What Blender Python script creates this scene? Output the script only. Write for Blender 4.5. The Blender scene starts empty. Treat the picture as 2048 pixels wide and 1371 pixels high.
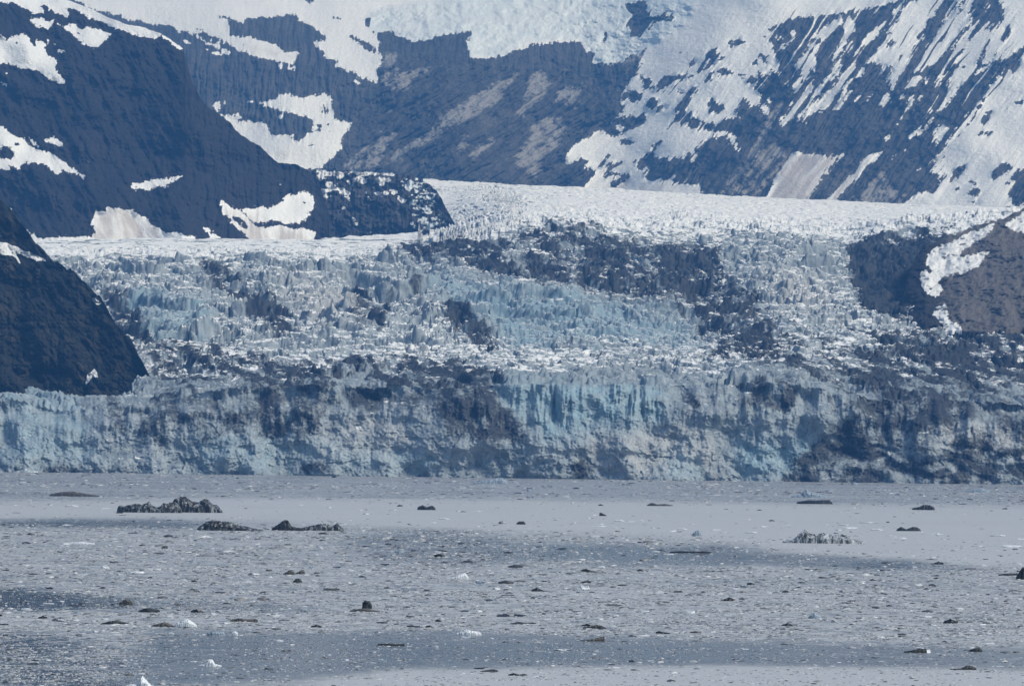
import bpy, math, random
import numpy as np

# ------------------------------------------------------------------ camera, light, exposure
scene = bpy.context.scene
FPX, CX, CY = 7778.0, 1024.0, 685.5          # focal length and centre in photo pixels (2048 wide)
CAM = np.array([0.0, 0.0, 25.0])
PITCH, ROLL = math.atan((900.0 - CY) / FPX), math.radians(0.72)
SUN_ELEV, SUN_AZ = math.radians(48), math.radians(106)      # azimuth measured clockwise from +Y (view direction)

cam_data = bpy.data.cameras.new("camera")
cam = bpy.data.objects.new("camera", cam_data)
scene.collection.objects.link(cam)
scene.camera = cam
cam_data.sensor_width = 36.0
cam_data.lens = FPX / 2048.0 * 36.0
cam_data.clip_start, cam_data.clip_end = 1.0, 60000.0
cam.location = CAM
cam.rotation_mode = 'XYZ'


def rx(a):
    c, s = math.cos(a), math.sin(a)
    return np.array([[1, 0, 0], [0, c, -s], [0, s, c]])


def rzm(a):
    c, s = math.cos(a), math.sin(a)
    return np.array([[c, -s, 0], [s, c, 0], [0, 0, 1]])


ROT = rx(math.pi / 2 + PITCH) @ rzm(ROLL)
import mathutils
cam.rotation_euler = mathutils.Matrix(ROT.tolist()).to_euler('XYZ')

world = bpy.data.worlds.new("World")
scene.world = world
world.use_nodes = True
wn = world.node_tree
sky = wn.nodes.new("ShaderNodeTexSky")
sky.sky_type = 'NISHITA'
sky.sun_disc = False
sky.sun_elevation = SUN_ELEV
sky.sun_rotation = SUN_AZ
sky.air_density, sky.dust_density, sky.ozone_density = 1.0, 1.0, 1.5
wn.nodes["Background"].inputs["Strength"].default_value = 0.095
wn.links.new(sky.outputs[0], wn.nodes["Background"].inputs["Color"])

sun_data = bpy.data.lights.new("sun", 'SUN')
sun_data.energy = 3.1
sun_data.angle = math.radians(16)
sun_data.color = (1.0, 0.985, 0.93)
sun = bpy.data.objects.new("sun", sun_data)
scene.collection.objects.link(sun)
sdir = mathutils.Vector((math.sin(SUN_AZ) * math.cos(SUN_ELEV), math.cos(SUN_AZ) * math.cos(SUN_ELEV), math.sin(SUN_ELEV)))
sun.rotation_euler = sdir.to_track_quat('Z', 'Y').to_euler()
sun.location = (0, 0, 3000)

scene.view_settings.view_transform = 'Standard'
scene.view_settings.look = 'None'
scene.view_settings.gamma = 1.0
scene.view_settings.exposure = 0.27
scene.render.engine = 'CYCLES'
cy = scene.cycles
cy.use_denoising = True
cy.max_bounces = 5
cy.diffuse_bounces = 2
cy.glossy_bounces = 2
cy.transmission_bounces = 1
cy.volume_bounces = 0

HAZE_DENSITY = 7.2e-5
HAZE_COLOR = (0.11, 0.38, 1.0)

random.seed(7)
rng = np.random.default_rng(7)

# ------------------------------------------------------------------ noise
_perm = np.random.default_rng(3).permutation(256).astype(np.int64)


def _h(i, j, seed):
    return _perm[(_perm[(_perm[(i + seed * 37) & 255] + j) & 255] + seed * 11) & 255]


_ang = np.arange(256) * (2 * math.pi / 256)
_gx, _gy = np.cos(_ang), np.sin(_ang)


def perlin(x, y, seed=0):
    xi, yi = np.floor(x).astype(np.int64), np.floor(y).astype(np.int64)
    xf, yf = x - xi, y - yi
    u, v = xf ** 3 * (xf * (xf * 6 - 15) + 10), yf ** 3 * (yf * (yf * 6 - 15) + 10)

    def g(a, b):
        h = _h(xi + a, yi + b, seed)
        return _gx[h] * (xf - a) + _gy[h] * (yf - b)
    n0 = g(0, 0) * (1 - u) + g(1, 0) * u
    n1 = g(0, 1) * (1 - u) + g(1, 1) * u
    return (n0 * (1 - v) + n1 * v) * 1.5


def fbm(x, y, seed=0, octv=4, gain=0.5):
    s, a, t = 0.0, 1.0, 0.0
    for o in range(octv):
        s = s + a * perlin(x * 2 ** o + o * 13.7, y * 2 ** o - o * 7.3, seed + o)
        t += a
        a *= gain
    return s / t * 1.4


def ridged(x, y, seed=0, octv=4, gain=0.5):
    s, a, t = 0.0, 1.0, 0.0
    for o in range(octv):
        s = s + a * (1 - np.abs(perlin(x * 2 ** o + o * 5.1, y * 2 ** o + o * 9.2, seed + o)) * 2)
        t += a
        a *= gain
    return s / t


def worley(x, y, seed=0):
    xi, yi = np.floor(x).astype(np.int64), np.floor(y).astype(np.int64)
    f1 = np.full(x.shape, 9.0)
    f2 = np.full(x.shape, 9.0)
    cid = np.zeros(x.shape, np.int64)
    ox = np.zeros(x.shape)
    oy = np.zeros(x.shape)
    for a in (-1, 0, 1):
        for b in (-1, 0, 1):
            h = _h(xi + a, yi + b, seed)
            h2 = _perm[(h + 91) & 255]
            px = xi + a + 0.1 + 0.8 * h / 255.0
            py = yi + b + 0.1 + 0.8 * h2 / 255.0
            dx, dy = x - px, y - py
            d = np.sqrt(dx * dx + dy * dy)
            closer = d < f1
            f2 = np.where(closer, f1, np.minimum(f2, d))
            cid = np.where(closer, _perm[(h2 * 3 + h + 17) & 255], cid)
            ox = np.where(closer, dx, ox)
            oy = np.where(closer, dy, oy)
            f1 = np.where(closer, d, f1)
    return f1, f2, cid, ox, oy


def sstep(a, b, x):
    t = np.clip((x - a) / (b - a), 0, 1)
    return t * t * (3 - 2 * t)


# ------------------------------------------------------------------ photo rays and outlines
def ray(x, y):
    d = np.stack([(x - CX) / FPX, -(y - CY) / FPX, -np.ones_like(x)], -1)
    return d @ ROT.T


def at(x, y, dist):
    x, y, dist = np.broadcast_arrays(np.asarray(x, float), np.asarray(y, float), np.asarray(dist, float))
    d = ray(x, y)
    return CAM + d * (dist / d[..., 1])[..., None]


def on_water(x, y):
    x, y = np.broadcast_arrays(np.asarray(x, float), np.asarray(y, float))
    d = ray(x, y)
    t = -CAM[2] / d[..., 2]
    return CAM + d * t[..., None]


def line(pts):
    p = np.array(pts, float)
    return lambda x: np.interp(x, p[:, 0], p[:, 1])


def Q(ox, oy, s, pts):
    return [(ox + a / s, oy + b / s) for a, b in pts]


def A(p): return Q(0, 0, 5.12, p)
def B(p): return Q(350, 0, 5.12, p)
def C(p): return Q(350, 170, 5.12, p)
def D(p): return Q(1120, 50, 5.12, p)
def E(p): return Q(1120, 200, 5.12, p)
def F(p): return Q(1450, 0, 5.12, p)
def G(p): return Q(1648, 0, 5.12, p)
def H(p): return Q(1648, 200, 5.12, p)
def K(p): return Q(1648, 400, 5.12, p)
def L1(p): return Q(0, 0, 2.856, p)
def L2(p): return Q(680, 0, 2.856, p)
def L3(p): return Q(1348, 0, 2.856, p)
def L4(p): return Q(0, 400, 2.449, p)


MX0, MX1, MY0, MY1 = -320, 2370, -170, 1420
MW, MH = MX1 - MX0, MY1 - MY0


def roughen(poly, amp, levels=3, seed=0):
    r = random.Random(seed)
    pts = list(poly)
    for l in range(levels):
        out = []
        for i in range(len(pts)):
            a, b = pts[i], pts[(i + 1) % len(pts)]
            out.append(a)
            ln = math.hypot(b[0] - a[0], b[1] - a[1])
            if ln > 3:
                k = r.uniform(-amp, amp) * min(ln, 40)
                nx, ny = -(b[1] - a[1]) / ln, (b[0] - a[0]) / ln
                out.append(((a[0] + b[0]) / 2 + nx * k, (a[1] + b[1]) / 2 + ny * k))
        pts = out
    return pts


class Mask:
    """A surface map (snow cover, dirt ...) that is later stored on the terrain's own vertices."""
    def __init__(self): self.a = np.zeros((MH, MW), np.float32)

    def poly(self, pts, val=1.0, rough=0.13, mode='set'):
        pts = roughen(pts, rough, 3, seed=len(pts) * 7 + int(pts[0][0])) if rough else list(pts)
        p = np.array(pts) - (MX0, MY0)
        x0, x1 = int(max(0, p[:, 0].min())), int(min(MW, p[:, 0].max() + 2))
        y0, y1 = int(max(0, p[:, 1].min())), int(min(MH, p[:, 1].max() + 2))
        if x1 <= x0 or y1 <= y0:
            return self
        ins = np.zeros((y1 - y0, x1 - x0), bool)
        xs = np.arange(x0, x1) + 0.5
        for r_, yy in enumerate(np.arange(y0, y1) + 0.5):
            a, b = p, np.roll(p, -1, 0)
            c = (a[:, 1] > yy) != (b[:, 1] > yy)
            if not c.any():
                continue
            xc = a[c, 0] + (yy - a[c, 1]) / (b[c, 1] - a[c, 1]) * (b[c, 0] - a[c, 0])
            xc.sort()
            ins[r_] = (np.searchsorted(xc, xs) % 2) == 1
        sub = self.a[y0:y1, x0:x1]
        if mode == 'set':
            sub[ins] = val
        elif mode == 'max':
            sub[ins] = np.maximum(sub[ins], val)
        return self

    def polys(self, lst, val=1.0, rough=0.13, mode='set'):
        for p in lst:
            self.poly(p, val, rough, mode)
        return self

    def blob(self, x, y, rx_, ry_, val=1.0):
        t = np.linspace(0, 2 * math.pi, 13)[:-1]
        return self.poly([(x + rx_ * math.cos(k), y + ry_ * math.sin(k)) for k in t], val, 0.25)

    def blurred(self, r):
        m = self.a
        for _ in range(2):
            for ax in (0, 1):
                n = m.shape[ax]
                pad = [(0, 0), (0, 0)]
                pad[ax] = (r + 1, r)
                c = np.cumsum(np.pad(m, pad, mode='edge'), axis=ax, dtype=np.float64)
                k = 2 * r + 1
                hi = np.take(c, np.arange(k, k + n), axis=ax)
                lo = np.take(c, np.arange(0, n), axis=ax)
                m = ((hi - lo) / k).astype(np.float32)
        return m


def sample(m, x, y):
    fx = np.clip(x - MX0 - 0.5, 0, MW - 1.001)
    fy = np.clip(y - MY0 - 0.5, 0, MH - 1.001)
    i, j = fx.astype(int), fy.astype(int)
    a, b = fx - i, fy - j
    return (m[j, i] * (1 - a) * (1 - b) + m[j, i + 1] * a * (1 - b) + m[j + 1, i] * (1 - a) * b + m[j + 1, i + 1] * a * b)


# ------------------------------------------------------------------ mesh helpers
def add_object(name, verts, faces, mat, attrs=None, smooth=True):
    me = bpy.data.meshes.new(name)
    verts = np.asarray(verts, np.float32).reshape(-1, 3)
    faces = np.asarray(faces, np.int32)
    k = faces.shape[1]
    me.vertices.add(len(verts))
    me.vertices.foreach_set("co", verts.ravel())
    me.loops.add(faces.size)
    me.loops.foreach_set("vertex_index", faces.ravel())
    me.polygons.add(len(faces))
    me.polygons.foreach_set("loop_start", np.arange(0, faces.size, k, dtype=np.int32))
    me.polygons.foreach_set("loop_total", np.full(len(faces), k, np.int32))
    me.polygons.foreach_set("use_smooth", np.full(len(faces), smooth, bool))
    for nme, arr in (attrs or {}).items():
        at_ = me.attributes.new(nme, 'FLOAT', 'POINT')
        at_.data.foreach_set("value", np.asarray(arr, np.float32).ravel())
    me.update()
    me.validate()
    me.materials.append(mat)
    o = bpy.data.objects.new(name, me)
    scene.collection.objects.link(o)
    return o


def add_sheet(name, P, mat, attrs, smooth=True):
    n, m = P.shape[:2]
    idx = np.arange(n * m).reshape(n, m)
    f = np.stack([idx[:-1, :-1], idx[:-1, 1:], idx[1:, 1:], idx[1:, :-1]], -1).reshape(-1, 4)
    return add_object(name, P, f, mat, attrs, smooth)


def tag(o, label=None, cat=None, group=None, kind=None):
    if label: o["label"] = label
    if cat: o["category"] = cat
    if group: o["group"] = group
    if kind: o["kind"] = kind
    return o


# ------------------------------------------------------------------ material helpers
class N:
    def __init__(self, name):
        self.mat = bpy.data.materials.new(name)
        self.mat.use_nodes = True
        self.t = self.mat.node_tree
        self.bsdf = self.t.nodes["Principled BSDF"]

    def new(self, typ, **kw):
        n = self.t.nodes.new(typ)
        for k, v in kw.items():
            setattr(n, k, v)
        return n

    def put(self, sock, v):
        if hasattr(v, 'is_output') or isinstance(v, bpy.types.NodeSocket):
            self.t.links.new(v, sock)
        elif isinstance(v, tuple) and len(v) == 3 and sock.type == 'RGBA':
            sock.default_value = (*v, 1)
        else:
            sock.default_value = v

    def attr(self, name):
        return self.new("ShaderNodeAttribute", attribute_name=name).outputs["Fac"]

    def math(self, op, a, b=0.0, clamp=False):
        n = self.new("ShaderNodeMath", operation=op, use_clamp=clamp)
        self.put(n.inputs[0], a)
        self.put(n.inputs[1], b)
        return n.outputs[0]

    def add(self, a, b): return self.math('ADD', a, b)
    def mul(self, a, b): return self.math('MULTIPLY', a, b)

    def step(self, v, lo, hi):
        n = self.new("ShaderNodeMapRange", interpolation_type='SMOOTHSTEP')
        self.put(n.inputs["Value"], v)
        n.inputs["From Min"].default_value = lo
        n.inputs["From Max"].default_value = hi
        return n.outputs[0]

    def mix(self, f, a, b):
        n = self.new("ShaderNodeMix", data_type='RGBA')
        self.put(n.inputs[0], f)
        self.put(n.inputs[6], a)
        self.put(n.inputs[7], b)
        return n.outputs[2]

    def noise(self, scale, detail=4.0, rough=0.55, stretch=(1, 1, 1), rot=(0, 0, 0), dist=0.0):
        tc = self.new("ShaderNodeTexCoord")
        mp = self.new("ShaderNodeMapping")
        mp.inputs["Scale"].default_value = stretch
        mp.inputs["Rotation"].default_value = rot
        self.t.links.new(tc.outputs["Object"], mp.inputs["Vector"])
        n = self.new("ShaderNodeTexNoise")
        n.inputs["Scale"].default_value = scale
        n.inputs["Detail"].default_value = detail
        n.inputs["Roughness"].default_value = rough
        n.inputs["Distortion"].default_value = dist
        self.t.links.new(mp.outputs[0], n.inputs["Vector"])
        return n.outputs["Fac"]

    def voronoi(self, scale, stretch=(1, 1, 1), out="Color"):
        tc = self.new("ShaderNodeTexCoord")
        mp = self.new("ShaderNodeMapping")
        mp.inputs["Scale"].default_value = stretch
        self.t.links.new(tc.outputs["Object"], mp.inputs["Vector"])
        n = self.new("ShaderNodeTexVoronoi")
        n.inputs["Scale"].default_value = scale
        self.t.links.new(mp.outputs[0], n.inputs["Vector"])
        return n.outputs[out]

    def normal_z(self):
        g = self.new("ShaderNodeNewGeometry")
        s = self.new("ShaderNodeSeparateXYZ")
        self.t.links.new(g.outputs["Normal"], s.inputs[0])
        return s.outputs[2]

    def bump(self, h, strength, dist):
        b = self.new("ShaderNodeBump")
        b.inputs["Strength"].default_value = strength
        b.inputs["Distance"].default_value = dist
        self.put(b.inputs["Height"], h)
        self.t.links.new(b.outputs[0], self.bsdf.inputs["Normal"])

    def finish(self, col, rough=0.85, spec=0.2):
        self.put(self.bsdf.inputs["Base Color"], col)
        self.put(self.bsdf.inputs["Roughness"], rough)
        self.put(self.bsdf.inputs["Specular IOR Level"], spec)
        return self.mat


SNOW = (0.86, 0.88, 0.90)
DIRTY = (0.50, 0.47, 0.46)


def mountain_material(name, rock_dark, rock_light, scree, scale):
    m = N(name)
    sn = m.attr("snow")
    fine = m.noise(scale * 1.0, 5, 0.65)
    big = m.noise(scale * 0.12, 4, 0.6)
    streak = m.attr("streak")
    v = m.add(m.mul(fine, 0.55), m.add(m.mul(streak, 0.28), m.mul(m.noise(scale * 4, 5, 0.7), 0.3)))
    rock = m.mix(m.step(v, 0.35, 0.80), rock_dark, rock_light)
    rock = m.mix(m.mul(m.step(big, 0.4, 0.7), 0.35), rock, rock_dark)
    rock = m.mix(m.mul(m.step(m.add(m.attr("scree"), m.mul(m.add(fine, -0.5), 0.8)), 0.25, 0.62), 0.9), rock, scree)
    dirt = m.attr("dirt")
    dn = m.step(m.add(dirt, m.add(m.mul(m.add(streak, -0.5), 0.9), m.mul(m.add(fine, -0.5), 0.4))), 0.25, 1.0)
    snow = m.mix(dn, SNOW, DIRTY)
    ice = m.step(m.mul(m.attr("ice"), m.add(m.add(fine, big), -0.25)), 0.15, 0.85)
    snow = m.mix(ice, snow, (0.71, 0.78, 0.83))
    grey = m.mul(m.step(m.add(m.mul(big, 0.5), m.mul(streak, 0.5)), 0.45, 0.8), 0.18)
    snow = m.mix(grey, snow, (0.62, 0.66, 0.72))
    edge_n = m.noise(scale * 3.5, 5, 0.7)
    k = m.step(m.add(sn, m.mul(m.add(edge_n, -0.5), 0.5)), 0.44, 0.56)
    col = m.mix(k, rock, snow)
    m.bump(m.noise(scale * 2.2, 5, 0.7), 0.6, 7.0)
    return m.finish(col, 0.9, 0.15)


# ------------------------------------------------------------------ traced surface maps
snow_left = Mask().polys([
    A([(-1500, -900), (-1500, 10), (0, 20), (80, 45), (100, 20), (140, 30), (190, 50), (260, 85), (350, 145), (400, 130), (450, 135), (440, 85), (410, 70), (430, 50), (480, 60), (520, 100), (550, 130), (600, 140), (640, 160), (690, 200), (700, 130), (690, 100), (640, 100), (660, 85), (700, 85), (790, 110), (880, 160), (980, 205), (1040, 215), (1080, 240), (1150, 280), (1260, 310), (1340, 350), (1380, 360), (1480, 375), (1550, 390), (1650, 370), (1740, 420), (1770, 460), (1840, 510), (1900, 500), (1900, 440), (1650, 320), (1500, 260), (1300, 210), (1100, 140), (920, 50), (700, -200), (700, -900)]),
    A([(305, 205), (340, 180), (400, 180), (450, 190), (460, 220), (490, 215), (550, 200), (555, 220), (490, 310), (440, 275), (400, 290), (370, 270)]),
    A([(565, 225), (640, 260), (700, 260), (730, 235), (790, 280), (830, 310), (870, 280), (960, 290), (1040, 325), (1080, 315), (1110, 345), (1160, 350), (1040, 440), (990, 500), (930, 480), (850, 460), (830, 420), (760, 380), (720, 330), (640, 280)]),
    A([(-1500, 330), (-50, 365), (0, 370), (50, 390), (60, 420), (100, 380), (160, 365), (210, 360), (250, 335), (285, 375), (300, 420), (350, 475), (370, 470), (360, 430), (370, 400), (430, 420), (490, 460), (450, 490), (475, 540), (520, 580), (570, 610), (590, 660), (565, 670), (570, 715), (620, 760), (665, 830), (670, 860), (600, 850), (530, 820), (450, 770), (370, 720), (290, 700), (180, 690), (120, 665), (0, 645), (-50, 640), (-1500, 600)]),
    A([(580, 520), (620, 505), (680, 525), (640, 540), (590, 540)]),
    A([(455, 395), (510, 410), (500, 430)]), A([(530, 452), (600, 455), (600, 465), (530, 462)]),
    A([(50, 745), (80, 740), (80, 765), (55, 765)]), A([(0, 835), (80, 875), (75, 885), (0, 848)]),
    L1([(-800, 600), (-30, 700), (0, 715), (60, 760), (140, 800), (220, 850), (300, 880), (350, 920), (400, 960), (490, 1005), (480, 1025), (400, 985), (350, 965), (345, 1000), (300, 975), (260, 940), (200, 925), (140, 930), (100, 970), (50, 940), (60, 970), (0, 965), (-800, 960)]),
    L1([(135, 765), (180, 790), (225, 835), (190, 830)]),
    L1([(215, 790), (290, 785), (370, 820), (340, 840), (280, 810)]),
    L1([(740, 1070), (760, 1045), (830, 1035), (900, 1020), (960, 1020), (1030, 995), (1050, 1005), (1000, 1035), (960, 1050), (940, 1075), (880, 1065), (860, 1090), (810, 1080)]),
    L1([(525, 1260), (545, 1200), (600, 1215), (615, 1180), (700, 1200), (760, 1200), (830, 1240), (900, 1300), (950, 1330), (1120, 1345), (1120, 1500), (100, 1500), (0, 1380), (110, 1295), (170, 1330), (250, 1365), (300, 1355), (520, 1355), (550, 1330), (525, 1290)]),
    L1([(1245, 1140), (1290, 1160), (1370, 1200), (1430, 1260), (1500, 1320), (1560, 1500), (1460, 1500), (1400, 1330), (1320, 1270), (1270, 1220)]),
    L1([(1380, 1195), (1480, 1180), (1560, 1180), (1620, 1150), (1640, 1110), (1730, 1095), (1790, 1115), (1790, 1200), (1740, 1215), (1780, 1220), (1700, 1280), (1620, 1280), (1560, 1255), (1480, 1270), (1440, 1260)]),
    L1([(1450, 1290), (1560, 1290), (1700, 1310), (1800, 1320), (1760, 1500), (1470, 1500)]),
    L1([(1155, 1300), (1200, 1300), (1210, 1320), (1170, 1320)]), L1([(1190, 1330), (1260, 1350), (1280, 1400), (1200, 1400)]),
    L1([(1590, 1045), (1610, 1055), (1605, 1068)]), L1([(500, 915), (515, 925), (500, 930)]), L1([(40, 1130), (60, 1145), (55, 1160)]), L1([(52, 1178), (70, 1195), (62, 1210)]),
    L1([(1135, 535), (1190, 590), (1195, 600), (1150, 560)]),
])
snow_left.polys([L1([(-10, 850), (50, 840), (85, 880), (60, 920), (0, 905)]), L1([(80, 805), (120, 820), (110, 835), (80, 825)]),
                 A([(160, 430), (185, 430), (180, 465), (165, 460)]), A([(780, 325), (825, 350), (815, 358), (785, 338)]),
                 L1([(1730, 1150), (1755, 1160), (1735, 1165)]), L1([(1630, 1220), (1645, 1235), (1630, 1240)]),
                 L1([(1320, 1230), (1400, 1270), (1440, 1330), (1390, 1300), (1340, 1260)])], 0.0)
dirt_left = Mask().polys([
    L1([(525, 1260), (545, 1190), (615, 1170), (760, 1190), (950, 1330), (900, 1400), (500, 1400)]),
    L1([(1245, 1130), (1430, 1250), (1560, 1480), (1400, 1400), (1270, 1230)]),
    L1([(1450, 1280), (1800, 1310), (1760, 1480), (1470, 1480)]),
], 0.75, 0)
dirt_left.poly(L1([(1380, 1195), (1560, 1170), (1560, 1270), (1440, 1270)]), 0.45, 0)

snow_back = Mask().poly(
    [(-600, -600), (-600, 60), (100, -10), (184, 18)]
    + A([(940, 90), (1100, 110), (1120, 150), (1230, 150), (1270, 190), (1400, 205), (1600, 255), (1680, 245), (1760, 260), (1830, 320), (1980, 340)])
    + B([(0, 322), (100, 335), (200, 345), (270, 335), (360, 370), (450, 390), (560, 450), (620, 480), (645, 520), (690, 525), (780, 560), (850, 590), (950, 610), (1040, 640), (1060, 630), (1230, 655), (1240, 590), (1280, 540), (1200, 540), (1130, 540), (1080, 500), (1030, 450), (960, 440), (880, 410), (820, 390), (700, 380), (640, 365), (620, 390), (560, 350), (550, 280), (530, 220), (500, 190), (420, 170), (490, 150), (560, 190), (640, 230), (700, 240), (715, 195), (800, 190), (900, 165), (1000, 185), (1050, 150), (1100, 180), (1180, 150), (1250, 170), (1330, 240), (1450, 300), (1510, 350), (1560, 400), (1500, 425), (1410, 430), (1440, 480), (1500, 510), (1530, 580), (1600, 610), (1680, 630), (1640, 660), (1640, 690), (1720, 700), (1750, 750), (1800, 720), (1860, 760), (1900, 790), (1970, 800), (2000, 840), (2048, 850)])
    + L2([(215, 470), (212, 400), (240, 330), (220, 280), (225, 240), (210, 210), (175, 175), (260, 180), (330, 210), (440, 240), (540, 215), (620, 195), (680, 190), (760, 185), (720, 240), (740, 320), (860, 330), (950, 315), (1040, 280), (1100, 245), (1240, 245), (1380, 240), (1400, 290), (1450, 300), (1440, 370), (1550, 370), (1640, 330), (1720, 290), (1760, 270), (1720, 340), (1670, 450), (1610, 520), (1590, 590), (1640, 600), (1580, 660), (1550, 690), (1510, 740), (1400, 790), (1330, 830), (1300, 870), (1280, 910), (1300, 940), (1370, 900), (1420, 920), (1390, 960), (1450, 970), (1470, 1000), (1400, 1060), (1380, 1080)])
    + [(1170, 560), (2700, 560), (2700, -600)])
# bare rock inside the snow
RM = (F([(370, 370), (440, 380), (490, 340), (420, 290), (470, 285), (590, 240), (650, 195), (750, 180), (880, 180), (950, 160), (1280, 95), (1330, 130), (1410, 110), (1430, 95), (1600, 50), (1640, 70), (1700, 25), (1830, -5), (2200, -60)])
      + [(1900, -160), (2100, -160), (2360, 50)]
      + G([(2300, 330), (2048, 490), (2010, 600), (1960, 750), (1920, 810), (1920, 690), (1870, 740), (1780, 800), (1690, 880), (1640, 980), (1660, 1000), (1560, 1070), (1500, 1140), (1440, 1210)])
      + H([(1410, 260), (1330, 330), (1270, 400), (1230, 490), (1170, 580), (1150, 640), (1080, 720), (1110, 760), (1200, 770), (1250, 720), (1230, 800), (1190, 840), (1160, 930), (1090, 960), (1060, 940), (980, 950), (900, 980), (840, 1040), (760, 1075), (700, 1200)])
      + [(1700, 450), (1380, 450), (1405, 385), (1480, 300), (1450, 244)]
      + F([(0, 1250), (170, 1220), (130, 1110), (130, 1060), (220, 1000), (270, 1100), (330, 1080), (400, 1130), (440, 1200), (460, 1150), (410, 1080), (380, 980), (330, 930), (250, 850), (190, 850), (240, 775), (330, 800), (340, 740), (400, 760), (470, 760), (440, 690), (380, 610), (345, 545), (370, 540), (440, 640), (500, 720), (570, 790), (540, 660), (510, 560), (480, 440)]))
snow_back.poly(RM, 0.0, 0.12)
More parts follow.
